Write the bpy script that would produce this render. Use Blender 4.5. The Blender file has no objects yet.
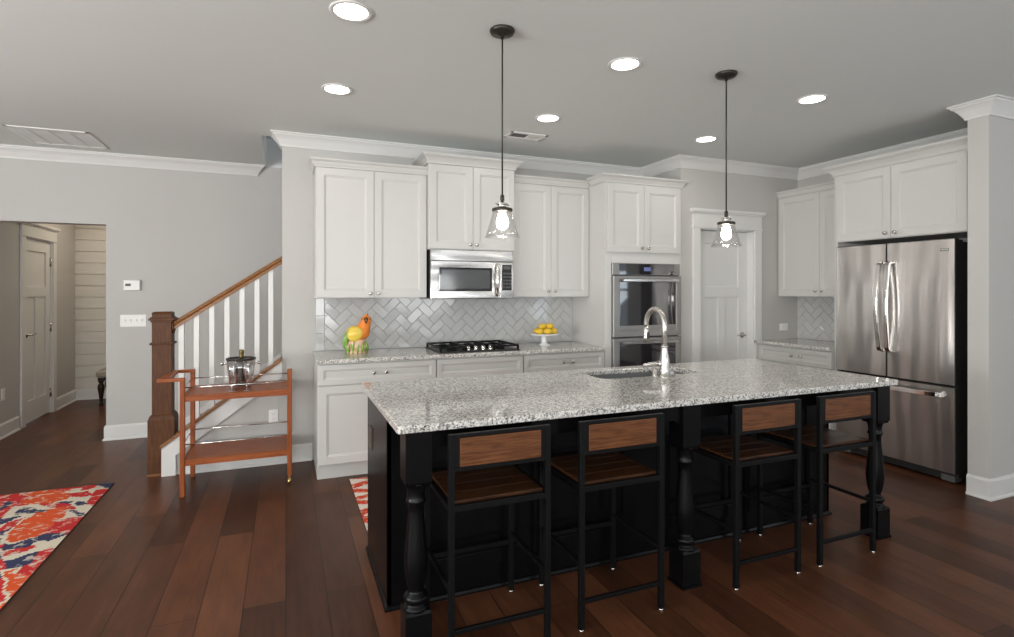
import bpy, bmesh, math, random
from mathutils import Vector, Matrix
random.seed(7)
S = bpy.context.scene
COL = S.collection
PI = math.pi

# ------------------------------------------------------------------ camera
FPX, YAW, HOR, CAM_H = 543.8, 0.38609, 291.0, 1.425
cam_d = bpy.data.cameras.new('camera')
cam = bpy.data.objects.new('camera', cam_d); COL.objects.link(cam)
cam.location = (0, 0, CAM_H)
cam.rotation_euler = (PI / 2, 0, -YAW)
cam_d.sensor_fit = 'HORIZONTAL'; cam_d.sensor_width = 36.0
cam_d.lens = FPX / 1014 * 36.0
cam_d.shift_y = -(318.5 - HOR) / 1014
cam_d.clip_start = 0.02
S.camera = cam

# ------------------------------------------------------------------ light and exposure
S.view_settings.view_transform = 'Standard'
S.view_settings.look = 'None'
S.view_settings.gamma = 1.0
S.view_settings.use_curve_mapping = False
S.view_settings.exposure = 0.17
world = bpy.data.worlds.new('daylight'); S.world = world
world.use_nodes = True
world.node_tree.nodes['Background'].inputs[0].default_value = (0.80, 0.90, 1.0, 1)
world.node_tree.nodes['Background'].inputs[1].default_value = 1.0

def area(name, loc, rot, sx, sy, watts, col=(1, 1, 1), parent=None):
    d = bpy.data.lights.new(name, 'AREA'); d.shape = 'RECTANGLE'
    d.size, d.size_y, d.energy, d.color = sx, sy, watts, col
    o = bpy.data.objects.new(name, d); COL.objects.link(o)
    o.location = loc; o.rotation_euler = rot
    return o
REAR_Y, LEFT_X, RIGHT_X, CEIL = -4.6, -5.2, 6.4, 2.73
REAR_WINDOWS = [(-3.4, -1.7), (-0.6, 1.1), (2.4, 4.1)]
LEFT_WINDOWS = [(-3.2, -1.2), (0.6, 2.6)]
RIGHT_WINDOWS = [(-3.4, -0.8)]
WZ0, WZ1 = 0.25, 2.40
UPT = math.radians(50)         # window lamps tilted upward to brighten the ceiling, as if off bright ground
for (a, b), w in zip(REAR_WINDOWS, (210, 80, 50)):
    area('window_daylight', ((a + b) / 2, REAR_Y - 0.02, (WZ0 + WZ1) / 2), (PI / 2 + UPT, 0, 0), b - a, 1.7, w, (0.985, 0.99, 0.98))
for a, b in LEFT_WINDOWS:
    area('window_daylight', (LEFT_X - 0.02, (a + b) / 2, (WZ0 + WZ1) / 2), (PI / 2 + UPT, 0, -PI / 2), b - a, 1.7, 250, (0.99, 0.99, 0.975))
for a, b in RIGHT_WINDOWS:
    area('window_daylight', (RIGHT_X + 0.02, (a + b) / 2, (WZ0 + WZ1) / 2), (PI / 2 + UPT, 0, PI / 2), b - a, 1.7, 62, (0.80, 0.90, 1.0))
area('upstairs_daylight', (0.9, 5.6, 4.9), (0, 0, 0), 1.0, 0.8, 14, (0.85, 0.90, 1.0))
CAN_WATTS, HALL_WATTS = 2.6, 8.5

# ------------------------------------------------------------------ materials
def nt(name):
    m = bpy.data.materials.new(name); m.use_nodes = True
    return m, m.node_tree, m.node_tree.nodes['Principled BSDF']
def simple(name, col, rough=0.5, metal=0.0, var=0.0, scale=8.0, spec=None, coat=0.0, bump=0.0):
    """a plain finish with a little uneven colour and gloss of its own"""
    m, t, p = nt(name)
    p.inputs['Base Color'].default_value = (*col, 1)
    p.inputs['Roughness'].default_value = rough
    p.inputs['Metallic'].default_value = metal
    if spec is not None: p.inputs['Specular IOR Level'].default_value = spec
    if coat: p.inputs['Coat Weight'].default_value = coat; p.inputs['Coat Roughness'].default_value = 0.1
    N = t.nodes; L = t.links
    tc = N.new('ShaderNodeTexCoord'); nz = N.new('ShaderNodeTexNoise')
    nz.inputs['Scale'].default_value = scale; nz.inputs['Detail'].default_value = 4
    L.new(tc.outputs['Object'], nz.inputs['Vector'])
    if var:
        mx = N.new('ShaderNodeMix'); mx.data_type = 'RGBA'
        mx.inputs[6].default_value = (*[max(0, c * (1 - var)) for c in col], 1)
        mx.inputs[7].default_value = (*[min(1, c * (1 + var)) for c in col], 1)
        L.new(nz.outputs['Fac'], mx.inputs[0]); L.new(mx.outputs[2], p.inputs['Base Color'])
    if bump:
        b = N.new('ShaderNodeBump'); b.inputs['Strength'].default_value = bump; b.inputs['Distance'].default_value = 0.01
        L.new(nz.outputs['Fac'], b.inputs['Height']); L.new(b.outputs['Normal'], p.inputs['Normal'])
    return m
def emit(name, col, k):
    m, t, p = nt(name)
    p.inputs['Base Color'].default_value = (*col, 1)
    p.inputs['Emission Color'].default_value = (*col, 1)
    p.inputs['Emission Strength'].default_value = k
    return m
def wood(name, dark, light, axis='X', scale=6.0, rough=0.4, stretch=14.0, coat=0.0):
    m, t, p = nt(name); p.inputs['Specular IOR Level'].default_value = 0.25; N = t.nodes; L = t.links
    tc = N.new('ShaderNodeTexCoord'); mp = N.new('ShaderNodeMapping')
    sc = [stretch, stretch, stretch]; sc['XYZ'.index(axis)] = 1.0
    mp.inputs['Scale'].default_value = sc
    nz = N.new('ShaderNodeTexNoise'); nz.inputs['Scale'].default_value = scale
    nz.inputs['Detail'].default_value = 6; nz.inputs['Distortion'].default_value = 0.6
    rp = N.new('ShaderNodeValToRGB')
    rp.color_ramp.elements[0].position = 0.3; rp.color_ramp.elements[0].color = (*dark, 1)
    rp.color_ramp.elements[1].position = 0.7; rp.color_ramp.elements[1].color = (*light, 1)
    L.new(tc.outputs['Object'], mp.inputs['Vector']); L.new(mp.outputs['Vector'], nz.inputs['Vector'])
    L.new(nz.outputs['Fac'], rp.inputs['Fac']); L.new(rp.outputs['Color'], p.inputs['Base Color'])
    p.inputs['Roughness'].default_value = rough
    if coat: p.inputs['Coat Weight'].default_value = coat; p.inputs['Coat Roughness'].default_value = 0.15
    return m
def floor_mat():
    m, t, p = nt('dark_plank_floor'); N = t.nodes; L = t.links
    tc = N.new('ShaderNodeTexCoord'); sp = N.new('ShaderNodeSeparateXYZ'); cb = N.new('ShaderNodeCombineXYZ')
    L.new(tc.outputs['Object'], sp.inputs[0])
    L.new(sp.outputs['Y'], cb.inputs['X']); L.new(sp.outputs['X'], cb.inputs['Y'])
    br = N.new('ShaderNodeTexBrick'); br.offset = 0.37; br.squash = 1.0
    br.inputs['Scale'].default_value = 1.0
    br.inputs['Brick Width'].default_value = 1.35; br.inputs['Row Height'].default_value = 0.178
    br.inputs['Mortar Size'].default_value = 0.0022; br.inputs['Mortar Smooth'].default_value = 0.3
    br.inputs['Bias'].default_value = 0.0
    br.inputs['Color1'].default_value = (0, 0, 0, 1); br.inputs['Color2'].default_value = (1, 1, 1, 1)
    br.inputs['Mortar'].default_value = (0.5, 0.5, 0.5, 1)
    L.new(cb.outputs[0], br.inputs['Vector'])
    mp = N.new('ShaderNodeMapping'); mp.inputs['Scale'].default_value = (1.2, 16, 1)
    L.new(cb.outputs[0], mp.inputs['Vector'])
    nz = N.new('ShaderNodeTexNoise'); nz.inputs['Scale'].default_value = 3.0; nz.inputs['Detail'].default_value = 8
    nz.inputs['Roughness'].default_value = 0.6; nz.inputs['Distortion'].default_value = 0.4
    L.new(mp.outputs[0], nz.inputs['Vector'])
    n2 = N.new('ShaderNodeTexNoise'); n2.inputs['Scale'].default_value = 5.0; n2.inputs['Detail'].default_value = 3
    mp2 = N.new('ShaderNodeMapping'); mp2.inputs['Scale'].default_value = (0.7, 2.2, 1)
    L.new(cb.outputs[0], mp2.inputs['Vector']); L.new(mp2.outputs[0], n2.inputs['Vector'])
    sb = N.new('ShaderNodeSeparateColor'); L.new(br.outputs['Color'], sb.inputs[0])
    a1 = N.new('ShaderNodeMath'); a1.operation = 'MULTIPLY'; a1.inputs[1].default_value = 0.30
    L.new(sb.outputs[0], a1.inputs[0])
    a2 = N.new('ShaderNodeMath'); a2.operation = 'MULTIPLY_ADD'; a2.inputs[1].default_value = 0.40
    L.new(nz.outputs['Fac'], a2.inputs[0]); L.new(a1.outputs[0], a2.inputs[2])
    a3 = N.new('ShaderNodeMath'); a3.operation = 'MULTIPLY_ADD'; a3.inputs[1].default_value = 0.30
    L.new(n2.outputs['Fac'], a3.inputs[0]); L.new(a2.outputs[0], a3.inputs[2])
    rp = N.new('ShaderNodeValToRGB'); e = rp.color_ramp.elements
    e[0].position = 0.25; e[0].color = (0.032, 0.0115, 0.0055, 1)
    e[1].position = 0.78; e[1].color = (0.165, 0.061, 0.028, 1)
    x = e.new(0.5); x.color = (0.082, 0.030, 0.0145, 1)
    L.new(a3.outputs[0], rp.inputs['Fac'])
    mx = N.new('ShaderNodeMix'); mx.data_type = 'RGBA'
    mx.inputs[7].default_value = (0.010, 0.006, 0.005, 1)
    L.new(br.outputs['Fac'], mx.inputs[0]); L.new(rp.outputs['Color'], mx.inputs[6]); L.new(mx.outputs[2], p.inputs['Base Color'])
    p.inputs['Roughness'].default_value = 0.30; p.inputs['Specular IOR Level'].default_value = 0.22
    rr = N.new('ShaderNodeMapRange'); rr.inputs['To Min'].default_value = 0.27; rr.inputs['To Max'].default_value = 0.45
    L.new(nz.outputs['Fac'], rr.inputs['Value']); L.new(rr.outputs[0], p.inputs['Roughness'])
    sm = N.new('ShaderNodeMath'); sm.operation = 'MULTIPLY_ADD'; sm.inputs[1].default_value = -1.6
    L.new(br.outputs['Fac'], sm.inputs[0]); L.new(nz.outputs['Fac'], sm.inputs[2])
    b = N.new('ShaderNodeBump'); b.inputs['Strength'].default_value = 0.12; b.inputs['Distance'].default_value = 0.004
    L.new(sm.outputs[0], b.inputs['Height']); L.new(b.outputs['Normal'], p.inputs['Normal'])
    return m
def granite_mat():
    m, t, p = nt('speckled_granite'); N = t.nodes; L = t.links
    tc = N.new('ShaderNodeTexCoord')
    def vor(sc):
        v = N.new('ShaderNodeTexVoronoi'); v.feature = 'F1'; v.inputs['Scale'].default_value = sc
        L.new(tc.outputs['Object'], v.inputs['Vector'])
        s = N.new('ShaderNodeSeparateColor'); L.new(v.outputs['Color'], s.inputs[0]); return s.outputs[0]
    def ramp(src, stops):
        r = N.new('ShaderNodeValToRGB'); r.color_ramp.interpolation = 'CONSTANT'; e = r.color_ramp.elements
        e[0].position, e[0].color = stops[0][0], (*stops[0][1], 1)
        e[1].position, e[1].color = stops[1][0], (*stops[1][1], 1)
        for q, c in stops[2:]:
            k = e.new(q); k.color = (*c, 1)
        L.new(src, r.inputs[0]); return r.outputs[0]
    a = ramp(vor(150), [(0, (0.014, 0.014, 0.016)), (0.20, (0.15, 0.145, 0.14)), (0.31, (0.45, 0.43, 0.40)), (0.50, (0.69, 0.66, 0.62)), (0.74, (0.87, 0.85, 0.82))])
    b = ramp(vor(310), [(0, (0.03, 0.03, 0.032)), (0.16, (0.28, 0.27, 0.26)), (0.36, (0.56, 0.535, 0.50)), (0.7, (0.80, 0.78, 0.75))])
    mx = N.new('ShaderNodeMix'); mx.data_type = 'RGBA'; mx.inputs[0].default_value = 0.42
    L.new(a, mx.inputs[6]); L.new(b, mx.inputs[7])
    nz = N.new('ShaderNodeTexNoise'); nz.inputs['Scale'].default_value = 7; nz.inputs['Detail'].default_value = 5
    L.new(tc.outputs['Object'], nz.inputs['Vector'])
    rr = N.new('ShaderNodeMapRange'); rr.inputs[1].default_value = 0.3; rr.inputs[2].default_value = 0.7; rr.inputs[3].default_value = 0.95; rr.inputs[4].default_value = 1.07
    L.new(nz.outputs['Fac'], rr.inputs[0])
    mu = N.new('ShaderNodeVectorMath'); mu.operation = 'SCALE'
    L.new(mx.outputs[2], mu.inputs[0]); L.new(rr.outputs[0], mu.inputs['Scale'])
    L.new(mu.outputs[0], p.inputs['Base Color'])
    p.inputs['Roughness'].default_value = 0.08; p.inputs['Specular IOR Level'].default_value = 0.75
    return m
def steel_mat(name, col=(0.56, 0.55, 0.54), rough=0.25, axis='Z', warp=0.05):
    """brushed metal: fine streaks along one axis, and a very shallow sheet-metal waviness"""
    m, t, p = nt(name); N = t.nodes; L = t.links
    p.inputs['Base Color'].default_value = (*col, 1); p.inputs['Metallic'].default_value = 1.0
    tc = N.new('ShaderNodeTexCoord'); mp = N.new('ShaderNodeMapping')
    sc = [70, 70, 70]; sc['XYZ'.index(axis)] = 1.5; mp.inputs['Scale'].default_value = sc
    nz = N.new('ShaderNodeTexNoise'); nz.inputs['Scale'].default_value = 3; nz.inputs['Detail'].default_value = 2
    L.new(tc.outputs['Object'], mp.inputs[0]); L.new(mp.outputs[0], nz.inputs['Vector'])
    rr = N.new('ShaderNodeMapRange'); rr.inputs[3].default_value = rough * 0.8; rr.inputs[4].default_value = rough * 1.25
    L.new(nz.outputs['Fac'], rr.inputs[0]); L.new(rr.outputs[0], p.inputs['Roughness'])
    mp2 = N.new('ShaderNodeMapping'); s2 = [5.0, 5.0, 5.0]; s2['XYZ'.index(axis)] = 0.8; mp2.inputs['Scale'].default_value = s2
    n2 = N.new('ShaderNodeTexNoise'); n2.inputs['Scale'].default_value = 1.0; n2.inputs['Detail'].default_value = 1
    L.new(tc.outputs['Object'], mp2.inputs[0]); L.new(mp2.outputs[0], n2.inputs['Vector'])
    b = N.new('ShaderNodeBump'); b.inputs['Strength'].default_value = 1.0; b.inputs['Distance'].default_value = warp
    L.new(n2.outputs['Fac'], b.inputs['Height']); L.new(b.outputs['Normal'], p.inputs['Normal'])
    return m
def glass_mat(name, tint=(1, 1, 1), refl=0.03, rim=0.45):
    """thin clear glass: passes light straight on and mirrors at the edges"""
    m = bpy.data.materials.new(name); m.use_nodes = True; t = m.node_tree; N = t.nodes; L = t.links
    N.remove(N['Principled BSDF']); out = N['Material Output']
    tr = N.new('ShaderNodeBsdfTransparent'); tr.inputs[0].default_value = (*tint, 1)
    gl = N.new('ShaderNodeBsdfGlossy'); gl.inputs['Roughness'].default_value = 0.02
    lw = N.new('ShaderNodeLayerWeight'); lw.inputs['Blend'].default_value = 0.35
    rr = N.new('ShaderNodeMapRange'); rr.inputs[3].default_value = refl; rr.inputs[4].default_value = rim
    L.new(lw.outputs['Facing'], rr.inputs[0])
    mx = N.new('ShaderNodeMixShader'); L.new(rr.outputs[0], mx.inputs[0]); L.new(tr.outputs[0], mx.inputs[1]); L.new(gl.outputs[0], mx.inputs[2])
    L.new(mx.outputs[0], out.inputs[0])
    return m
def worn_mat(name, col, worn=(0.62, 0.56, 0.46)):
    """printed rug colour rubbed through in patches"""
    m, t, p = nt(name); N = t.nodes; L = t.links
    tc = N.new('ShaderNodeTexCoord'); nz = N.new('ShaderNodeTexNoise')
    nz.inputs['Scale'].default_value = 17; nz.inputs['Detail'].default_value = 8; nz.inputs['Roughness'].default_value = 0.7
    L.new(tc.outputs['Object'], nz.inputs['Vector'])
    rr = N.new('ShaderNodeMapRange'); rr.inputs[1].default_value = 0.54; rr.inputs[2].default_value = 0.60; rr.inputs[4].default_value = 0.75
    L.new(nz.outputs['Fac'], rr.inputs[0])
    mx = N.new('ShaderNodeMix'); mx.data_type = 'RGBA'
    mx.inputs[6].default_value = (*col, 1); mx.inputs[7].default_value = (*worn, 1)
    L.new(rr.outputs[0], mx.inputs[0]); L.new(mx.outputs[2], p.inputs['Base Color'])
    p.inputs['Roughness'].default_value = 0.9; p.inputs['Specular IOR Level'].default_value = 0.1
    return m

M = {}
M['wall'] = simple('warm_grey_wall_paint', (0.50, 0.487, 0.468), 0.75, var=0.015, scale=3, bump=0.02)
M['ceiling'] = simple('flat_ceiling_paint', (0.705, 0.735, 0.72), 0.9, var=0.015, scale=2)
M['trim'] = simple('white_trim_paint', (0.68, 0.675, 0.66), 0.35, var=0.01)
M['cab'] = simple('white_cabinet_paint', (0.565, 0.558, 0.537), 0.32, var=0.01)
M['black'] = simple('black_cabinet_paint', (0.0035, 0.0035, 0.004), 0.26, var=0.1, spec=0.18)
M['iron'] = simple('black_iron', (0.004, 0.004, 0.0043), 0.45, var=0.2, scale=30, spec=0.16)
M['floor'] = floor_mat()
M['granite'] = granite_mat()
M['steel'] = steel_mat('brushed_steel')
M['steel_h'] = steel_mat('brushed_steel_across', axis='X')
M['steel_y'] = steel_mat('fridge_steel', (0.56, 0.53, 0.505), 0.31, axis='Z', warp=0.05)
M['dark_steel'] = steel_mat('dark_oven_steel', (0.30, 0.29, 0.275), 0.42, axis='X', warp=0.01)
M['sink_steel'] = steel_mat('sink_steel', (0.30, 0.295, 0.29), 0.38, axis='X', warp=0.01)
M['chrome'] = simple('polished_chrome', (0.78, 0.77, 0.75), 0.10, metal=1.0, var=0.02)
M['nickel'] = simple('satin_nickel', (0.58, 0.56, 0.53), 0.27, metal=1.0, var=0.03)
M['brass'] = simple('aged_brass', (0.62, 0.45, 0.20), 0.28, metal=1.0, var=0.08)
M['bronze'] = simple('dark_bronze', (0.045, 0.038, 0.032), 0.4, metal=0.7, var=0.1)
M['brown_plate'] = simple('brown_metal_plate', (0.13, 0.10, 0.085), 0.35, metal=0.5, var=0.1)
M['black_glass'] = simple('black_oven_glass', (0.014, 0.014, 0.016), 0.04, var=0.1, spec=0.9)
M['mw_glass'] = simple('grey_microwave_glass', (0.075, 0.078, 0.08), 0.08, var=0.1, spec=0.8)
M['black_plastic'] = simple('black_plastic', (0.02, 0.02, 0.021), 0.4, var=0.1)
M['fridge_side'] = simple('dark_fridge_side', (0.022, 0.021, 0.020), 0.5, var=0.1)
M['display'] = emit('blue_display', (0.10, 0.13, 0.30), 0.25)
M['oak'] = wood('stained_oak', (0.052, 0.018, 0.005), (0.120, 0.045, 0.014), 'Z', 9, 0.45)
M['oak_rail'] = wood('stained_oak_rail', (0.15, 0.060, 0.020), (0.30, 0.135, 0.050), 'X', 9, 0.35, coat=0.15)
M['teak'] = wood('teak', (0.21, 0.050, 0.014), (0.35, 0.100, 0.030), 'X', 7, 0.36)
M['teak_z'] = wood('teak_upright', (0.19, 0.046, 0.013), (0.32, 0.092, 0.028), 'Z', 7, 0.36)
M['seat_wood'] = wood('stool_plank_wood', (0.020, 0.007, 0.003), (0.080, 0.030, 0.011), 'X', 8, 0.34, coat=0.1)
M['back_wood'] = wood('stool_back_wood', (0.060, 0.020, 0.007), (0.175, 0.066, 0.024), 'X', 8, 0.42)
M['tile'] = simple('white_glazed_tile', (0.48, 0.48, 0.473), 0.08, var=0.02, scale=20)
M['grout'] = simple('pale_grey_grout', (0.43, 0.43, 0.422), 0.9, var=0.03, scale=60)
M['plate'] = simple('white_plastic', (0.82, 0.81, 0.79), 0.35, var=0.01)
M['slot'] = simple('slot_grey', (0.10, 0.10, 0.10), 0.6, var=0.05)
M['ceramic'] = simple('white_ceramic', (0.85, 0.84, 0.82), 0.12, var=0.01)
M['lemon'] = simple('yellow_lemon_skin', (0.72, 0.47, 0.035), 0.42, var=0.10, scale=40, bump=0.15)
M['shiplap'] = simple('cream_shiplap_paint', (0.66, 0.63, 0.57), 0.5, var=0.02)
M['upholstery'] = simple('beige_upholstery', (0.36, 0.31, 0.25), 0.9, var=0.12, scale=60, bump=0.2)
M['dark_wood'] = wood('dark_bench_wood', (0.012, 0.007, 0.005), (0.035, 0.018, 0.012), 'Z', 8, 0.3)
M['glass'] = glass_mat('clear_glass')
M['flute_glass'] = glass_mat('flute_glass', (0.97, 0.97, 0.97), 0.32, 1.0)
M['bucket_glass'] = glass_mat('bucket_acrylic', (0.95, 0.95, 0.96), 0.22, 0.8)
M['bottle'] = simple('dark_green_bottle_glass', (0.012, 0.018, 0.008), 0.08, var=0.1, spec=0.8)
M['foil'] = simple('gold_foil', (0.16, 0.12, 0.045), 0.35, metal=0.8, var=0.15, scale=40)
M['can_glow'] = emit('downlight_glow', (1.0, 0.96, 0.90), 9.0)
M['bulb_glow'] = emit('bulb_glow', (1.0, 0.93, 0.82), 62.0)
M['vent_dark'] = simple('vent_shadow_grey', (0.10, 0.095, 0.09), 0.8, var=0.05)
M['rug_cream'] = worn_mat('rug_cream', (0.62, 0.55, 0.44), (0.50, 0.44, 0.36))
M['rug_red'] = worn_mat('rug_red', (0.50, 0.030, 0.030))
M['rug_orange'] = worn_mat('rug_orange_red', (0.62, 0.085, 0.025))
M['rug_navy'] = worn_mat('rug_navy', (0.040, 0.045, 0.095))
M['rug_edge'] = simple('rug_binding', (0.06, 0.025, 0.022), 0.9, var=0.1)
M['runner_red'] = worn_mat('runner_red', (0.60, 0.065, 0.028))
M['runner_white'] = worn_mat('runner_white', (0.72, 0.66, 0.58))
M['par_yellow'] = simple('glazed_yellow', (0.76, 0.55, 0.08), 0.2, var=0.15, scale=30)
M['par_orange'] = simple('glazed_orange', (0.78, 0.23, 0.03), 0.2, var=0.2, scale=30)
M['par_green'] = simple('glazed_green', (0.20, 0.36, 0.07), 0.2, var=0.25, scale=40)
M['par_pink'] = simple('glazed_pink_cream', (0.72, 0.48, 0.32), 0.2, var=0.2, scale=40)
M['par_dark'] = simple('glazed_brown', (0.13, 0.055, 0.015), 0.2, var=0.1)

# ------------------------------------------------------------------ mesh builder
def tS(y):  return lambda u, w, z: (u, y - w, z)      # a front that faces the camera side of the room (-Y)
def tW(x):  return lambda u, w, z: (x - w, -u, z)     # a front that faces left (-X); u = -y
def tE(x):  return lambda u, w, z: (x + w, u, z)      # a front that faces right (+X); u = y
class MB:
    def __init__(s, T=None):
        s.v, s.f, s.m, s.sm, s.T = [], [], [], [], T
        s.mi = 0; s.smooth = False
    def V(s, p):
        if s.T: p = s.T(*p)
        s.v.append(tuple(p)); return len(s.v) - 1
    def F(s, idx):
        s.f.append(tuple(idx)); s.m.append(s.mi); s.sm.append(s.smooth)
    def box(s, x0, x1, y0, y1, z0, z1):
        i = [s.V(p) for p in ((x0, y0, z0), (x1, y0, z0), (x1, y1, z0), (x0, y1, z0), (x0, y0, z1), (x1, y0, z1), (x1, y1, z1), (x0, y1, z1))]
        for q in ((0, 3, 2, 1), (4, 5, 6, 7), (0, 1, 5, 4), (1, 2, 6, 5), (2, 3, 7, 6), (3, 0, 4, 7)):
            s.F([i[k] for k in q])
        return s
    def loft(s, rings, cap=True, closed=False):
        R = [[s.V(p) for p in r] for r in rings]; n = len(R[0])
        pairs = list(zip(R, R[1:])) + ([(R[-1], R[0])] if closed else [])
        for a, b in pairs:
            for k in range(n):
                s.F([a[k], a[(k + 1) % n], b[(k + 1) % n], b[k]])
        if cap and not closed:
            sm = s.smooth; s.smooth = False
            s.F(R[0][::-1]); s.F(R[-1]); s.smooth = sm
        return s
    def stepped(s, u0, u1, z0, z1, levels):
        """a rectangle that steps in and out: levels = (inset, w), the first is the back"""
        rings = []
        for l in levels:
            i, w = l[0], l[1]
            rings.append([(u0 + i, w, z0 + i), (u1 - i, w, z0 + i), (u1 - i, w, z1 - i), (u0 + i, w, z1 - i)])
        return s.loft(rings)
    def lathe(s, prof, c, n=24, axis='Z', cap=True):
        s.smooth = True
        rings = []
        for r, h in prof:
            r = max(r, 1e-4); ring = []
            for k in range(n):
                a = 2 * PI * k / n; p, q = r * math.cos(a), r * math.sin(a)
                ring.append({'Z': (c[0] + p, c[1] + q, c[2] + h), 'Y': (c[0] + p, c[1] + h, c[2] + q), 'X': (c[0] + h, c[1] + p, c[2] + q)}[axis])
            rings.append(ring)
        s.loft(rings, cap); s.smooth = False
        return s
    def tube(s, pts, r, n=10, cap=True, closed=False, flat=None):
        """round bar along a polyline; flat=(a,b) makes a rectangular bar"""
        P = [Vector(p) for p in pts]; m = len(P); rad = r if isinstance(r, (list, tuple)) else [r] * m
        tang = []
        for i in range(m):
            a = P[i - 1] if (i > 0 or closed) else P[i]; b = P[(i + 1) % m] if (i < m - 1 or closed) else P[i]
            tang.append((b - a).normalized())
        up = Vector((0, 0, 1)) if abs(tang[0].z) < 0.9 else Vector((0, 1, 0))
        x = tang[0].cross(up).normalized(); rings = []
        for i in range(m):
            x = (x - tang[i] * x.dot(tang[i])).normalized(); y = tang[i].cross(x)
            k = 1.0
            if 0 < i < m - 1:
                d = (P[i] - P[i - 1]).normalized().dot(tang[i]); k = 1 / max(0.5, d) if flat else 1.0
            if flat:
                a, b = flat
                rings.append([P[i] + x * (sx * a * k) + y * (sy * b) for sx, sy in ((-1, -1), (1, -1), (1, 1), (-1, 1))])
            else:
                rings.append([P[i] + (x * math.cos(2 * PI * q / n) + y * math.sin(2 * PI * q / n)) * rad[i] for q in range(n)])
        s.smooth = not flat
        s.loft([[tuple(p) for p in r_] for r_ in rings], cap, closed); s.smooth = False
        return s
    def prism(s, poly, fn0, fn1):
        s.loft([[fn0(*p) for p in poly], [fn1(*p) for p in poly]]); return s
    def sweep(s, path, prof, z=0.0, closed_prof=True):
        """moulding along a 2-D path; profile points are (out to the left of travel, height)"""
        n = len(path); rings = []
        for i in range(n):
            def nrm(a, b):
                d = Vector((b[0] - a[0], b[1] - a[1])).normalized(); return Vector((-d.y, d.x))
            if i == 0: o = nrm(path[0], path[1])
            elif i == n - 1: o = nrm(path[-2], path[-1])
            else:
                a, b = nrm(path[i - 1], path[i]), nrm(path[i], path[i + 1])
                o = (a + b) / (1 + a.dot(b))
            rings.append([(path[i][0] + o.x * p, path[i][1] + o.y * p, z + h) for p, h in prof])
        return s.loft(rings)
    def sphere(s, c, r, nu=16, nv=10, sc=(1, 1, 1), rot=None):
        s.smooth = True; rings = []
        for j in range(nv + 1):
            th = PI * (0.02 + 0.96 * j / nv); ring = []
            for k in range(nu):
                a = 2 * PI * k / nu
                v = Vector((r * sc[0] * math.sin(th) * math.cos(a), r * sc[1] * math.sin(th) * math.sin(a), -r * sc[2] * math.cos(th)))
                if rot is not None: v = rot @ v
                ring.append((c[0] + v.x, c[1] + v.y, c[2] + v.z))
            rings.append(ring)
        s.loft(rings); s.smooth = False
        return s
    def build(s, name, mats, parent=None, bevel=0.0, segs=2, recalc=True):
        me = bpy.data.meshes.new(name)
        o_ = (0, 0, 0)
        if parent is not None:
            r = parent
            while r.parent: r = r.parent
            o_ = tuple(r.location)
        me.from_pydata([(a - o_[0], b - o_[1], c - o_[2]) for a, b, c in s.v], [], s.f)
        if not isinstance(mats, (list, tuple)): mats = [mats]
        for m in mats: me.materials.append(m)
        me.polygons.foreach_set('material_index', s.m); me.polygons.foreach_set('use_smooth', s.sm)
        if recalc:
            bm = bmesh.new(); bm.from_mesh(me); bmesh.ops.recalc_face_normals(bm, faces=bm.faces); bm.to_mesh(me); bm.free()
        me.update()
        o = bpy.data.objects.new(name, me); COL.objects.link(o)
        if parent is not None: o.parent = parent
        if bevel:
            b = o.modifiers.new('edge', 'BEVEL'); b.width = bevel; b.segments = segs; b.limit_method = 'ANGLE'; b.angle_limit = 0.7
        return o
def tag(o, label=None, cat=None, group=None, kind=None):
    if label: o['label'] = label
    if cat: o['category'] = cat
    if group: o['group'] = group
    if kind: o['kind'] = kind
    return o
def thing(name, label, cat, loc, group=None):
    o = bpy.data.objects.new(name, None); COL.objects.link(o)
    o.location = loc; o.empty_display_size = 0.1
    return tag(o, label, cat, group)
def struct(name, mb, mat, label=None, parent=None, bevel=0.0):
    o = mb.build(name, mat, parent, bevel)
    if parent is None: tag(o, label, None, None, 'structure')
    return o
def copy_tree(o, parent=None):
    c = o.copy(); COL.objects.link(c)
    if parent is not None: c.parent = parent
    for ch in o.children: copy_tree(ch, c)
    return c
def bez(p0, p1, p2, p3, n=12):
    out = []
    for i in range(n + 1):
        t = i / n; a, b, c, d = (1 - t) ** 3, 3 * t * (1 - t) ** 2, 3 * t * t * (1 - t), t ** 3
        out.append(tuple(a * p0[k] + b * p1[k] + c * p2[k] + d * p3[k] for k in range(3)))
    return out

# ------------------------------------------------------------------ the room
BW = 4.88            # back wall plane
PW = 4.275           # pantry wall plane
RW = 5.14            # right wall plane (kitchen)
FW = 6.25            # far wall plane beside the stairs
SX, SY, ST = 4.445, 2.20, 2.325   # stub wall: left face, front face, back face
HX = -2.55           # hall wall plane
HE = 8.70            # hall end wall
mb = MB(); mb.box(LEFT_X - .3, RIGHT_X + .3, REAR_Y - .3, HE + .3, -0.08, 0.0)
struct('floor', mb, M['floor'], 'dark brown hardwood plank floor')
HOX, HOY = -0.19, BW + .12
mb = MB(); mb.box(LEFT_X - .3, RIGHT_X + .3, REAR_Y - .3, HOY, CEIL, CEIL + 0.3); mb.box(LEFT_X - .3, HOX, HOY, FW, CEIL, CEIL + 0.3)
mb.box(1.9, RIGHT_X + .3, HOY, FW, CEIL, CEIL + 0.3); mb.box(LEFT_X - .3, RIGHT_X + .3, FW, HE + .3, CEIL, CEIL + 0.3)
struct('ceiling', mb, M['ceiling'], 'flat pale grey ceiling')
mb = MB(); mb.box(-0.03, RW + .14, BW, BW + .12, 0, CEIL)
struct('wall_back', mb, M['wall'], 'grey wall behind the range cabinets')
DX0, DX1, DZ = 3.80, 4.505, 2.05
mb = MB()
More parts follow.
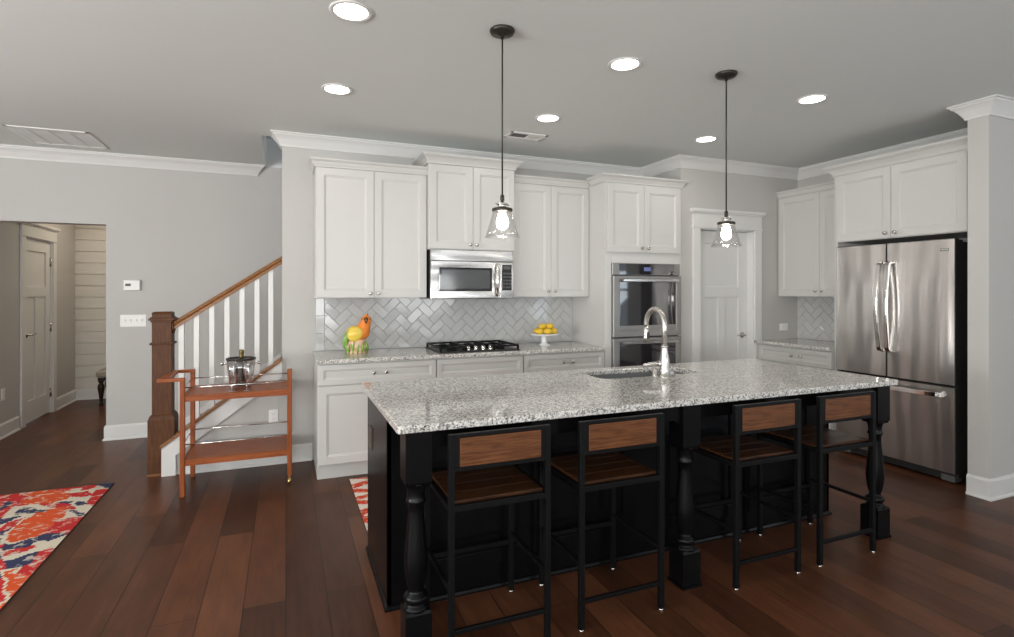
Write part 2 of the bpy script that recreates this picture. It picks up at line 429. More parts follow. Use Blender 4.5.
mb.box(3.565, DX0, PW, PW + .115, 0, CEIL); mb.box(DX1, RW, PW, PW + .115, 0, CEIL); mb.box(DX0, DX1, PW, PW + .115, DZ, CEIL)
mb.box(3.565, 3.68, PW + .115, BW, 0, CEIL)
struct('wall_pantry', mb, M['wall'], 'grey wall around the white pantry door')
mb = MB(); mb.box(RW, RW + .14, ST, BW, 0, CEIL)
struct('wall_right', mb, M['wall'], 'grey wall behind the refrigerator')
mb = MB(); mb.box(SX, RIGHT_X + .12, SY, ST, 0, CEIL)
struct('wall_stub', mb, M['wall'], 'grey wall end beside the refrigerator')
mb = MB()
mb.box(-1.59, 1.9, FW, FW + .14, 0, CEIL); mb.box(HX, -1.59, FW, FW + .14, 2.06, CEIL); mb.box(LEFT_X - .12, HX, FW, FW + .14, 0, CEIL)
struct('wall_far', mb, M['wall'], 'grey wall with the thermostat and hall opening')
mb = MB(); z0, z1 = CEIL + .3, 5.2
mb.box(HOX - .1, HOX, HOY - .1, FW + .1, z0, z1); mb.box(1.9, 2.0, HOY - .1, FW + .1, z0, z1); mb.box(HOX, 1.9, HOY - .1, HOY, z0, z1); mb.box(HOX, 1.9, FW, FW + .1, z0, z1)
mb.box(HOX - .1, 2.0, HOY - .1, FW + .1, z1, z1 + .1)
struct('wall_stairwell', mb, M['wall'], 'pale walls of the stairwell above the ceiling')
mb = MB(); mb.box(1.9, 2.0, BW + .12, HE, 0, CEIL)
struct('wall_stair_end', mb, M['wall'], 'grey wall closing the stairwell')
D0, D1, DHZ = 7.20, 7.93, 2.0      # hall door opening
mb = MB()
mb.box(HX - .12, HX, FW + .14, D0, 0, CEIL); mb.box(HX - .12, HX, D1, HE, 0, CEIL); mb.box(HX - .12, HX, D0, D1, DHZ, CEIL)
struct('wall_hall', mb, M['wall'], 'grey hall wall around the hall door')
mb = MB(); zz = 0.0
while zz < CEIL:
    z1 = min(CEIL, zz + 0.15)
    mb.box(HX - .12, 1.9, HE, HE + .10, zz, z1 - 0.012)
    mb.box(HX - .12, 1.9, HE + 0.014, HE + .10, z1 - 0.012, z1)
    zz += 0.15
struct('wall_hall_end', mb, M['shiplap'], 'cream shiplap boards at the end of the hall')
def wall_with_holes(name, axis, pos, thick, a0, a1, holes, label):
    mb = MB()
    def bx(a, b, z0, z1):
        if axis == 'Y': mb.box(a, b, pos, pos + thick, z0, z1)
        else: mb.box(pos, pos + thick, a, b, z0, z1)
    cur = a0
    for h0, h1 in holes:
        bx(cur, h0, 0, CEIL); bx(h0, h1, 0, WZ0); bx(h0, h1, WZ1, CEIL); cur = h1
    bx(cur, a1, 0, CEIL)
    struct(name, mb, M['wall'], label)
wall_with_holes('wall_rear', 'Y', REAR_Y - .12, .12, LEFT_X, RIGHT_X, REAR_WINDOWS, 'grey rear wall with three windows')
wall_with_holes('wall_left', 'X', LEFT_X - .12, .12, REAR_Y - .12, FW + .14, LEFT_WINDOWS, 'grey left wall with two windows')
wall_with_holes('wall_living_right', 'X', RIGHT_X, .12, REAR_Y - .12, SY, RIGHT_WINDOWS, 'grey right wall of the living area')
wn = 0
for axis, pos, lst in (('Y', REAR_Y, REAR_WINDOWS), ('X', LEFT_X, LEFT_WINDOWS), ('X', RIGHT_X, RIGHT_WINDOWS)):
    for a, b in lst:
        wn += 1; mb = MB(); mid = (a + b) / 2; zm = 1.45
        for u0, u1, z0, z1 in ((a, a + .05, WZ0, WZ1), (b - .05, b, WZ0, WZ1), (a, b, WZ0, WZ0 + .05), (a, b, WZ1 - .05, WZ1), (mid - .03, mid + .03, WZ0, WZ1), (a, b, zm - .025, zm + .025)):
            sg = 1 if pos > 0 else -1
            q0, q1 = sorted((pos + sg * .01, pos + sg * .05))
            if axis == 'Y': mb.box(u0, u1, q0, q1, z0, z1)
            else: mb.box(q0, q1, u0, u1, z0, z1)
        struct('window_%d' % wn, mb, M['trim'], 'white window frame')

# crown moulding, baseboards
CROWN = [(0, 0), (0, -0.105), (0.012, -0.105), (0.016, -0.092), (0.026, -0.075), (0.040, -0.052), (0.055, -0.034), (0.070, -0.022), (0.074, -0.012), (0.086, -0.010), (0.086, 0)]
mb = MB(); mb.sweep([(RIGHT_X, SY), (SX, SY), (SX, ST), (RW, ST), (RW, PW), (3.565, PW), (3.565, BW), (-0.03, BW), (-0.03, HOY)], CROWN, CEIL); mb.sweep([(-.285, FW + .004), (-.285, FW), (LEFT_X, FW)], CROWN, CEIL)
struct('trim_1', mb, M['trim'], 'white crown moulding under the ceiling')
BASE = [(0, 0), (0.026, 0), (0.026, 0.010), (0.020, 0.018), (0.015, 0.020), (0.015, 0.125), (0.008, 0.140), (0, 0.142)]
def base(name, path, label):
    mb = MB(); mb.sweep(path, BASE); struct(name, mb, M['trim'], label)
base('baseboard_stub', [(RIGHT_X, SY), (SX, SY), (SX, ST)], 'white baseboard around the wall end')
base('baseboard_far', [(-0.90, FW), (-1.59, FW), (-1.59, FW + .14)], 'white baseboard under the thermostat wall')
base('baseboard_far_left', [(HX, FW + .14), (HX, FW), (LEFT_X, FW)], 'white baseboard left of the hall opening')
base('baseboard_hall', [(HX, D0 - .14), (HX, FW + .14)][::-1][::-1], 'white baseboard in the hall before the door')
base('baseboard_hall_back', [(HX, HE), (HX, D1 + .10)], 'white baseboard in the hall beyond the door')
base('baseboard_hall_end', [(1.9, HE), (HX, HE)], 'white baseboard under the shiplap')
base('baseboard_stair', [(0.205, BW), (-0.74, BW)], 'white baseboard below the stair skirt')
base('baseboard_pantry', [(DX0 - .10, PW), (3.60, PW)], 'white baseboard left of the pantry door')

# pantry door and hall door
def panel_door(name, T, u0, u1, z1, knob_u, lever_dir, knob_z, label, hinge_u=None, back=0.0, mat=None):
    """craftsman door: one wide panel above two tall ones"""
    d = MB(T); w0, w1 = back - 0.038, back
    W = u1 - u0; st = 0.115; mid = (u0 + u1) / 2; zlow = 0.24; zmid = 1.36; ztop = z1 - 0.125; rail = 0.11
    d.box(u0, u0 + st, w0, w1, 0.012, z1); d.box(u1 - st, u1, w0, w1, 0.012, z1)
    d.box(u0 + st, u1 - st, w0, w1, 0.012, zlow); d.box(u0 + st, u1 - st, w0, w1, zmid, zmid + rail); d.box(u0 + st, u1 - st, w0, w1, ztop, z1)
    d.box(mid - .045, mid + .045, w0, w1, zlow, zmid)
    d.box(u0 + st, u1 - st, w0 + .008, w1 - .014, zlow, ztop)
    o = struct(name, d, mat or M['trim'], label, bevel=0.003)
    k = MB(T)
    k.lathe([(0.031, 0), (0.031, 0.006), (0.026, 0.011), (0.010, 0.013), (0.010, 0.05)], (knob_u, back, knob_z), 20, 'Y')
    k.tube([(knob_u, back + 0.045, knob_z), (knob_u + lever_dir * .02, back + 0.05, knob_z), (knob_u + lever_dir * .11, back + 0.05, knob_z + .004)], [0.011, 0.010, 0.008], 10)
    k.build('door_handle', M['nickel'], o)
    if hinge_u is not None:
        for hz in (0.24, 1.0, 1.76):
            h = MB(T); h.tube([(hinge_u, back + .008, hz - .05), (hinge_u, back + .008, hz + .05)], 0.008, 8)
            h.box(hinge_u - .02, hinge_u + .016, back - .002, back + .004, hz - .05, hz + .05)
            h.build('hinge', M['nickel'], o)
    return o
def casing(name, T, u0, u1, z1, wd, head, label, jamb, cap=0.03):
    c = MB(T)
    c.box(u0 - wd, u0 - .005, 0, 0.02, 0, z1); c.box(u1 + .005, u1 + wd, 0, 0.02, 0, z1)
    c.box(u0 - wd - .012, u1 + wd + .012, 0, 0.026, z1, z1 + .018)
    c.box(u0 - wd, u1 + wd, 0, 0.022, z1 + .018, z1 + head)
    c.box(u0 - wd - .018, u1 + wd + .018, 0, 0.034, z1 + head, z1 + head + .014)
    c.box(u0 - wd - .030, u1 + wd + .030, 0, 0.048, z1 + head + .014, z1 + head + .014 + cap)
    c.box(u0 - .006, u0 + .012, -0.115, 0.004, 0, z1); c.box(u1 - .012, u1 + .006, -0.115, 0.004, 0, z1); c.box(u0, u1, -0.115, 0.004, z1 - .012, z1)
    return struct(name, c, M['trim'], label, bevel=0.002)
casing('trim_2', tS(PW), DX0, DX1, DZ, 0.095, 0.145, 'white casing around the pantry door', 0)
panel_door('door_1', tS(PW), DX0 + .014, DX1 - .014, DZ - .014, 4.425, -1, 0.965, 'white panelled pantry door', back=-0.075)
casing('trim_3', tE(HX), D0, D1, DHZ, 0.095, 0.125, 'white casing around the hall door', 0)
panel_door('door_2', tE(HX), D0 + .014, D1 - .014, DHZ - .014, 7.28, 1, 0.955, 'white panelled hall door', hinge_u=D1 - .016, back=-0.01)

# backsplash: herringbone tiles cut to the rectangle
def clip(poly, ax, lim, keep_less):
    out = []
    for i in range(len(poly)):
        a, b = poly[i], poly[(i + 1) % len(poly)]
        ia = (a[ax] <= lim) if keep_less else (a[ax] >= lim); ib = (b[ax] <= lim) if keep_less else (b[ax] >= lim)
        if ia: out.append(a)
        if ia != ib:
            t = (lim - a[ax]) / (b[ax] - a[ax]); out.append((a[0] + t * (b[0] - a[0]), a[1] + t * (b[1] - a[1])))
    return out
def herringbone(name, T, u0, u1, z0, z1, label, border=0.0):
    mb = MB(T); mb.mi = 0
    mb.box(u0, u1, 0, 0.005, z0, z1); mb.mi = 1
    tw, g = 0.073, 0.0028; tl = 2 * tw
    rnd = random.Random(5)
    def tile(poly):
        for ax, lim, k in ((0, ub, False), (0, u1 - .001, True), (1, z0 + .001, False), (1, z1 - .001, True)):
            poly = clip(poly, ax, lim, k)
            if len(poly) < 3: return
        cu = sum(p[0] for p in poly) / len(poly); cz = sum(p[1] for p in poly) / len(poly)
        ta, tb = rnd.uniform(-.013, .013), rnd.uniform(-.013, .013)
        def w(p): return 0.0105 + ta * (p[0] - cu) + tb * (p[1] - cz)
        inner = [(cu + (p[0] - cu) * .955, cz + (p[1] - cz) * .955) for p in poly]
        mb.loft([[(p[0], 0.004, p[1]) for p in poly], [(p[0], w(p) - .0022, p[1]) for p in poly], [(p[0], w(p), p[1]) for p in inner]])
    ub = u0 + .001
    if border:
        ub = u0 + border + g
        z = z0 + .001
        while z < z1:
            zt = min(z1 - .001, z + 0.15 - g)
            mb.stepped(u0 + .001, u0 + border, z, zt, [(0, .004), (0, .0085), (.002, .0105)]); z += 0.15
    c45 = math.cos(PI / 4)
    def rot(p): return ((p[0] - p[1]) * c45, (p[0] + p[1]) * c45)
    n = int((u1 - u0) / tw) + 12
    cx0, cz0 = (u0 + u1) / 2, z0
    # cells (a,b) on the tile-width grid: index (a-b) mod 4 decides the brick
    for a in range(-n, n):
        for b in range(-n, n):
            k = (a - b) % 4
            if k == 0: r = (a, b, a + 2, b + 1)
            elif k == 2 + 1: r = (a, b, a + 1, b + 2)
            else: continue
            q = [(r[0] * tw + g / 2, r[1] * tw + g / 2), (r[2] * tw - g / 2, r[1] * tw + g / 2), (r[2] * tw - g / 2, r[3] * tw - g / 2), (r[0] * tw + g / 2, r[3] * tw - g / 2)]
            tile([(rot(p)[0] + cx0, rot(p)[1] + cz0) for p in q])
    o = mb.build(name, [M['grout'], M['tile']])
    return tag(o, label, None, None, 'structure')
herringbone('trim_4', tS(BW), 0.232, 2.70, 0.916, 1.372, 'white herringbone tile backsplash behind the cooktop', 0.07)
herringbone('trim_5', tW(RW), -PW, -3.425, 0.916, 1.372, 'white tile backsplash beside the refrigerator')

# ------------------------------------------------------------------ cabinets
def shaker(mb, u0, u1, z0, z1, fr=0.058, w=0.02):
    mb.stepped(u0, u1, z0, z1, [(0, 0.0005), (0, w - .002), (.002, w), (fr, w), (fr + .003, w - .005), (fr + .010, w - .006), (fr + .014, w - .011)])
def knob(root_part, T, u, z, w=0.02):
    k = MB(T); k.lathe([(0.007, w), (0.0055, w + .008), (0.006, w + .014), (0.013, w + .017), (0.0155, w + .022), (0.013, w + .027), (0.004, w + .029)], (u, 0, z), 16, 'Y')
    return k.build('knob', M['nickel'], root_part)
def cab_crown(h=0.085, p=0.06):
    return [(0, 0), (0.012, 0), (0.014, h * .15), (0.022, h * .35), (p * .6, h * .62), (p * .85, h * .75), (p * .9, h * .82), (p, h * .84), (p, h), (0, h)]
def cabinet(name, label, cat, T, u0, u1, z0, z1, depth, doors=(), drawers=(), crown=None, toe=0.0, group=None, ret=None, sides=(True, True), hole=None):
    root = thing(name, label, cat, T((u0 + u1) / 2, -depth / 2, z0), group)
    b = MB(T)
    zb = z0 + toe
    if hole is None:
        b.box(u0, u1, -depth, 0, zb, z1)
    else:
        h0, h1, hz0, hz1, hd = hole
        b.box(u0, h0, -depth, 0, zb, z1); b.box(h1, u1, -depth, 0, zb, z1); b.box(h0, h1, -depth, 0, zb, hz0); b.box(h0, h1, -depth, 0, hz1, z1)
        b.box(h0, h1, -depth, -hd, hz0, hz1)
    if toe: b.box(u0, u1, -depth, -0.07, z0, zb + .002)
    b.build('carcass', M['cab'], root, 0.0015)
    if toe:
        t = MB(T); t.box(u0 + .001, u1 - .001, -0.07, -0.058, z0, zb - .002); t.build('toe_kick', M['cab'], root)
    if crown:
        h, p = crown; c = MB(T)
        rl, rr = ret or (depth, depth)
        path = [(u0, -rl), (u0, 0.0), (u1, 0.0), (u1, -rr)]
        if not sides[0]: path = path[1:]
        if not sides[1]: path = path[:-1]
        c.sweep(path, cab_crown(h, p), z1); c.box(u0 + .002, u1 - .002, -depth, -.002, z1, z1 + h * .8)
        c.build('crown', M['cab'], root)
    for d in doors:
        m = MB(T); shaker(m, d[0], d[1], d[2], d[3]); o = m.build('door', M['cab'], root)
        for ku, kz in d[4]: knob(o, T, ku, kz)
    for d in drawers:
        m = MB(T); shaker(m, d[0], d[1], d[2], d[3], 0.038); o = m.build('drawer', M['cab'], root)
        for ku, kz in d[4]: knob(o, T, ku, kz)
    return root
UP = tS(4.56)     # wall cabinets: carcass front; the doors stand 2 cm proud
cabinet('wall_cabinet', 'tall white double-door wall cabinet left of the microwave', 'cabinet', UP, 0.217, 1.112, 1.368, 2.412, BW - 4.56 - .001,
        doors=[(0.222, 0.668, 1.372, 2.405, [(0.638, 1.405)]), (0.672, 1.108, 1.372, 2.405, [(0.70, 1.405)])], crown=(0.064, 0.046), group='white wall cabinets')
UPM = tS(4.50)
cabinet('wall_cabinet', 'short white cabinet standing proud above the microwave', 'cabinet', UPM, 1.114, 1.896, 1.778, 2.505, BW - 4.50 - .001,
        doors=[(1.118, 1.503, 1.784, 2.498, [(1.475, 1.825)]), (1.507, 1.892, 1.784, 2.498, [(1.535, 1.825)])], crown=(0.078, 0.062), group='white wall cabinets')
cabinet('wall_cabinet', 'white double-door wall cabinet between microwave and ovens', 'cabinet', UP, 1.898, 2.698, 1.368, 2.412, BW - 4.56 - .001,
        doors=[(1.902, 2.288, 1.372, 2.405, [(2.255, 1.425)]), (2.292, 2.694, 1.372, 2.405, [(2.325, 1.425)])], crown=(0.064, 0.046), group='white wall cabinets', sides=(False, False))
OV = tS(4.268)
cabinet('oven_cabinet', 'tall white cabinet holding the double wall oven', 'cabinet', OV, 2.70, 3.562, 0.0, 2.425, BW - 4.268 - .001,
        doors=[(2.722, 3.118, 1.785, 2.405, [(3.085, 1.825)]), (3.122, 3.545, 1.785, 2.405, [(3.155, 1.825)])], crown=(0.068, 0.056), toe=0.1, hole=(2.772, 3.532, 0.36, 1.68, 0.55), ret=(0.235, 0.006))
BC = tS(4.285)
cabinet('base_cabinet', 'white base cabinet with wide drawer left of the cooktop', 'cabinet', BC, 0.218, 1.122, 0.0, 0.883, BW - 4.285 - .001,
        doors=[(0.222, 0.668, 0.125, 0.712, [(0.638, 0.66)]), (0.672, 1.118, 0.125, 0.712, [(0.702, 0.66)])], drawers=[(0.222, 1.118, 0.72, 0.872, [(0.625, 0.798), (0.72, 0.798)])], toe=0.115, group='white base cabinets')
cabinet('base_cabinet', 'white base cabinet under the black cooktop', 'cabinet', BC, 1.124, 1.888, 0.0, 0.883, BW - 4.285 - .001,
        doors=[(1.128, 1.504, 0.125, 0.712, [(1.475, 0.66)]), (1.508, 1.884, 0.125, 0.712, [(1.537, 0.66)])], drawers=[(1.128, 1.884, 0.72, 0.872, [])], toe=0.115, group='white base cabinets')
cabinet('base_cabinet', 'white base cabinet with drawer beside the tall ovens', 'cabinet', BC, 1.89, 2.698, 0.0, 0.883, BW - 4.285 - .001,
        doors=[(1.894, 2.290, 0.125, 0.712, [(2.26, 0.66)]), (2.294, 2.694, 0.125, 0.712, [(2.325, 0.66)])], drawers=[(1.894, 2.694, 0.72, 0.872, [(2.265, 0.798), (2.36, 0.798)])], toe=0.115, group='white base cabinets')
# right wall
RU = tW(4.86)
cabinet('wall_cabinet', 'white wall cabinet right of the pantry door', 'cabinet', RU, -(PW - .003), -3.425, 1.368, 2.405, RW - 4.86 - .001,
        doors=[(-4.262, -3.782, 1.372, 2.398, [(-3.815, 1.425)]), (-3.778, -3.43, 1.372, 2.398, [(-3.745, 1.425)])], crown=(0.065, 0.045), group='white wall cabinets', sides=(False, False))
RB = tW(4.56)
cabinet('base_cabinet', 'white base cabinet between pantry door and refrigerator', 'cabinet', RB, -(PW - .003), -3.425, 0.0, 0.883, RW - 4.56 - .001,
        doors=[(-4.25, -3.85, 0.125, 0.712, [(-3.88, 0.66)]), (-3.846, -3.43, 0.125, 0.712, [(-3.816, 0.66)])], drawers=[(-4.25, -3.43, 0.72, 0.872, [(-3.835, 0.80), (-3.735, 0.80)])], toe=0.115, group='white base cabinets')
FR = tW(4.57)
r = cabinet('refrigerator_cabinet', 'white double-door cabinet above the steel refrigerator', 'cabinet', FR, -3.422, -ST - .004, 1.855, 2.452, RW - 4.57 - .001,
        doors=[(-3.386, -2.920, 1.860, 2.436, [(-2.955, 1.90)]), (-2.916, -2.385, 1.860, 2.436, [(-2.88, 1.90)])], crown=(0.085, 0.065), sides=(True, False), ret=(0.235, 0))
p = MB(); p.box(4.570, RW - .001, 3.393, 3.422, 0, 1.854); p.build('side_panel', M['cab'], r, 0.0015)

# worktops
def slab(name, label, outline, z0, z1, mat, hole=None, ease=0.004):
    """stone slab with eased edges, built from a filled outline"""
    cu = bpy.data.curves.new(name, 'CURVE'); cu.dimensions = '2D'; cu.fill_mode = 'BOTH'
    cu.extrude = (z1 - z0) / 2 - ease; cu.bevel_depth = ease; cu.bevel_resolution = 2; cu.offset = -ease
    for pts in ([outline] + ([hole] if hole else [])):
        sp = cu.splines.new('POLY'); sp.points.add(len(pts) - 1); sp.use_cyclic_u = True
        for q, pt in zip(sp.points, pts): q.co = (pt[0], pt[1], 0, 1)
    tmp = bpy.data.objects.new(name + '_c', cu); COL.objects.link(tmp)
    dg = bpy.context.evaluated_depsgraph_get(); me = bpy.data.meshes.new_from_object(tmp.evaluated_get(dg))
    bpy.data.objects.remove(tmp)
    bm = bmesh.new(); bm.from_mesh(me); bmesh.ops.remove_doubles(bm, verts=bm.verts, dist=1e-5); bmesh.ops.recalc_face_normals(bm, faces=bm.faces); bm.to_mesh(me); bm.free()
    me.materials.clear(); me.materials.append(mat); me.name = name
    for f in me.polygons: f.use_smooth = False
    o = bpy.data.objects.new(name, me); COL.objects.link(o); o.location = (0, 0, (z0 + z1) / 2)
    return tag(o, label, 'worktop')
def rrect(x0, x1, y0, y1, r, n=6):
    out = []
    for cx, cy, a0 in ((x1 - r, y0 + r, -PI / 2), (x1 - r, y1 - r, 0), (x0 + r, y1 - r, PI / 2), (x0 + r, y0 + r, PI)):
        for k in range(n + 1):
            a = a0 + PI / 2 * k / n; out.append((cx + r * math.cos(a), cy + r * math.sin(a)))
    return out
slab('worktop', 'speckled granite worktop along the herringbone backsplash', [(0.208, 4.238), (2.698, 4.238), (2.698, BW - .001), (0.208, BW - .001)], 0.885, 0.915, M['granite'])
slab('worktop', 'short speckled granite worktop left of the refrigerator', [(4.51, 3.425), (RW - .001, 3.425), (RW - .001, PW - .001), (4.51, PW - .001)], 0.885, 0.915, M['granite'])
IX0, IX1, IY0, IY1 = 0.388, 3.262, 2.045, 3.11
SK = (1.70, 2.42, 2.70, 3.005)
slab('island_worktop', 'long speckled granite island top with sink cutout', rrect(IX0, IX1, IY0, IY1, 0.012, 3), 0.885, 0.915, M['granite'], hole=rrect(*SK, 0.06))

# ------------------------------------------------------------------ island
isl = thing('kitchen_island', 'black panelled kitchen island with turned front legs', 'kitchen island', (1.82, 2.6, 0))
BX0, BX1, BY0, BY1 = 0.418, 3.215, 2.445, 3.07
b = MB()
b.box(BX0, BX1, BY0, BY0 + .02, 0, 0.884); b.box(BX0, BX0 + .02, BY0, BY1, 0, 0.884); b.box(BX1 - .02, BX1, BY0, BY1, 0, 0.884)
b.box(BX0, BX1, BY1 - .02, BY1, 0.10, 0.884); b.box(BX0 + .02, BX1 - .02, BY1 - .09, BY1 - .07, 0, 0.10); b.box(BX0 + .02, BX1 - .02, BY0 + .02, BY1 - .07, 0.10, 0.12)
b.build('body', M['black'], isl, 0.002)
t = MB(); t.sweep([(BX0, BY1), (BX0, BY0), (BX1, BY0), (BX1, BY1)][::-1], [(0, 0), (0.012, 0), (0.012, 0.008), (0.007, 0.018), (0, 0.022)]); t.build('base_moulding', M['black'], isl)
for x0, x1 in ((BX0 + .12, 1.745), (1.865, BX1 - .12)):        # panelled back of the seating side
    w = (x1 - x0) / 2
    for k in range(2):
        f = MB(tS(BY0)); a0, a1 = x0 + k * w + .02, x0 + (k + 1) * w - .02
        for (u0, u1, z0, z1) in ((a0, a0 + .07, .12, .80), (a1 - .07, a1, .12, .80), (a0 + .07, a1 - .07, .12, .19), (a0 + .07, a1 - .07, .73, .80)): f.box(u0, u1, 0.0005, 0.012, z0, z1)
        f.build('panel', M['black'], isl, 0.002)
LEG = [(0.052, 0.172), (0.050, 0.182), (0.040, 0.190), (0.036, 0.198), (0.046, 0.206), (0.050, 0.216), (0.046, 0.226), (0.033, 0.236), (0.029, 0.246), (0.035, 0.262), (0.043, 0.305), (0.047, 0.345), (0.046, 0.385), (0.042, 0.43), (0.036, 0.49), (0.031, 0.55), (0.032, 0.585), (0.038, 0.591), (0.040, 0.597), (0.038, 0.603), (0.035, 0.610), (0.036, 0.640), (0.040, 0.652), (0.048, 0.664), (0.050, 0.672)]
LEGS = [(0.478, 2.135), (1.805, 2.135), (3.190, 2.135)]
for i, (lx, ly) in enumerate(LEGS):
    l = MB(); l.box(lx - .052, lx + .052, ly - .052, ly + .052, 0, 0.165)
    l.loft([[(lx + sx * q, ly + sy * q, z) for sx, sy in ((-1, -1), (1, -1), (1, 1), (-1, 1))] for q, z in ((.052, .165), (.046, .176))])
    l.lathe(LEG, (lx, ly, 0), 28)
    l.loft([[(lx + sx * q, ly + sy * q, z) for sx, sy in ((-1, -1), (1, -1), (1, 1), (-1, 1))] for q, z in ((.044, .660), (.052, .678), (.052, .884))])
    l.box(lx - .057, lx + .057, ly - .057, ly + .057, 0, 0.012)
    l.build('leg', M['black'], isl)
a = MB()
for x0, x1 in ((0.53, 1.753), (1.857, 3.138)): a.box(x0, x1, 2.10, 2.122, 0.806, 0.884)
for lx, ly in LEGS: a.box(lx - .011, lx + .011, 2.187, BY0, 0.806, 0.884)
a.build('apron', M['black'], isl, 0.002)
# corner brackets where legs meet the rail
for x0, sgn in ((0.53, 1), (1.753, -1), (1.857, 1), (3.138, -1)):
    g = MB(); g.prism([(0, .806), (0, .785), (.02 * sgn, .792), (.035 * sgn, .806)], lambda u, z: (x0 + u, 2.102, z), lambda u, z: (x0 + u, 2.120, z))
    g.build('bracket', M['black'], isl)
o = MB(tW(BX0)); o.stepped(-2.985, -2.90, 0.59, 0.705, [(0, 0), (0, .004), (.003, .006)]); o.stepped(-2.962, -2.923, 0.615, 0.68, [(0, .006), (0, .009)])
q = o.build('outlet_plate', M['brown_plate'], isl); q['label'] = 'brown metal outlet plate'

# sink and faucet
sk = thing('sink', 'steel sink let into the granite island top', 'sink', (2.06, 2.85, 0.68))
s_ = MB()
outer, inner, floor_ = rrect(SK[0] - .012, SK[1] + .012, SK[2] - .012, SK[3] + .012, .065), rrect(SK[0] - .004, SK[1] + .004, SK[2] - .004, SK[3] + .004, .06), rrect(SK[0] + .01, SK[1] - .01, SK[2] + .01, SK[3] - .01, .055)
Z = lambda ring, z: [(x, y, z) for x, y in ring]
s_.loft([Z(outer, .883), Z(inner, .883), Z(floor_, .70), Z(rrect(SK[0] + .04, SK[1] - .04, SK[2] + .04, SK[3] - .04, .04), .692), Z(rrect(1.98, 2.14, 2.78, 2.94, .04), .690)], cap=False)
s_.F([s_.V((x, y, .690)) for x, y in rrect(1.98, 2.14, 2.78, 2.94, .04)])
s_.build('bowl', M['sink_steel'], sk)
dr = MB(); dr.lathe([(0.045, .6905), (0.045, .694), (0.030, .6945), (0.020, .692)], (2.06, 2.86, 0), 20); dr.build('drain', M['chrome'], sk)
fx, fy = 2.075, 2.63
fc = thing('faucet', 'brushed nickel gooseneck faucet beside the island sink', 'faucet', (fx, fy, .915))
f = MB(); f.lathe([(0.037, 0), (0.037, .006), (0.031, .012), (0.029, .05), (0.030, .09), (0.027, .115), (0.022, .14), (0.019, .17), (0.018, .185)], (fx, fy, .915), 24); f.build('body', M['nickel'], fc)
f = MB(); n_ = [(fx, fy, 1.09), (fx, fy, 1.20)]
for k in range(0, 15):
    a = PI * k / 14 * 1.04; n_.append((fx, fy + 0.088 - .088 * math.cos(a), 1.215 + .100 * math.sin(a)))
f.tube(n_, 0.0155, 14); f.lathe([(0.019, 0), (0.020, .005), (0.019, .012), (0.015, .014)], (fx, fy, 1.09), 20); f.build('neck', M['nickel'], fc)
e = Vector(n_[-1]); d = (Vector(n_[-1]) - Vector(n_[-2])).normalized()
f = MB(); f.tube([tuple(e - d * .005), tuple(e + d * .02), tuple(e + d * .06), tuple(e + d * .095)], [0.015, 0.018, 0.021, 0.024], 16)
hd = f.build('spray_head', M['nickel'], fc)
f = MB(); c_ = e + d * .055 + Vector((0, -.018, 0)); f.sphere(tuple(c_), 0.012, 10, 8, (1, .7, 2.2)); f.build('spray_button', M['black_plastic'], hd)
f = MB(); f.tube([(fx - .015, fy, .995), (fx - .045, fy + .004, .997)], 0.017, 14); f.tube([(fx - .045, fy + .004, .997), (fx - .07, fy + .008, 1.000), (fx - .135, fy + .02, .990)], [0.013, 0.010, 0.008], 12); f.build('lever', M['nickel'], fc)
f = MB(); f.lathe([(0.022, 0), (0.022, .006), (0.017, .010), (0.016, .045), (0.013, .050)], (2.028, 2.655, .915), 20)
tag(f.build('sink_button', M['nickel']), 'short nickel push button left of the faucet base', 'sink button')

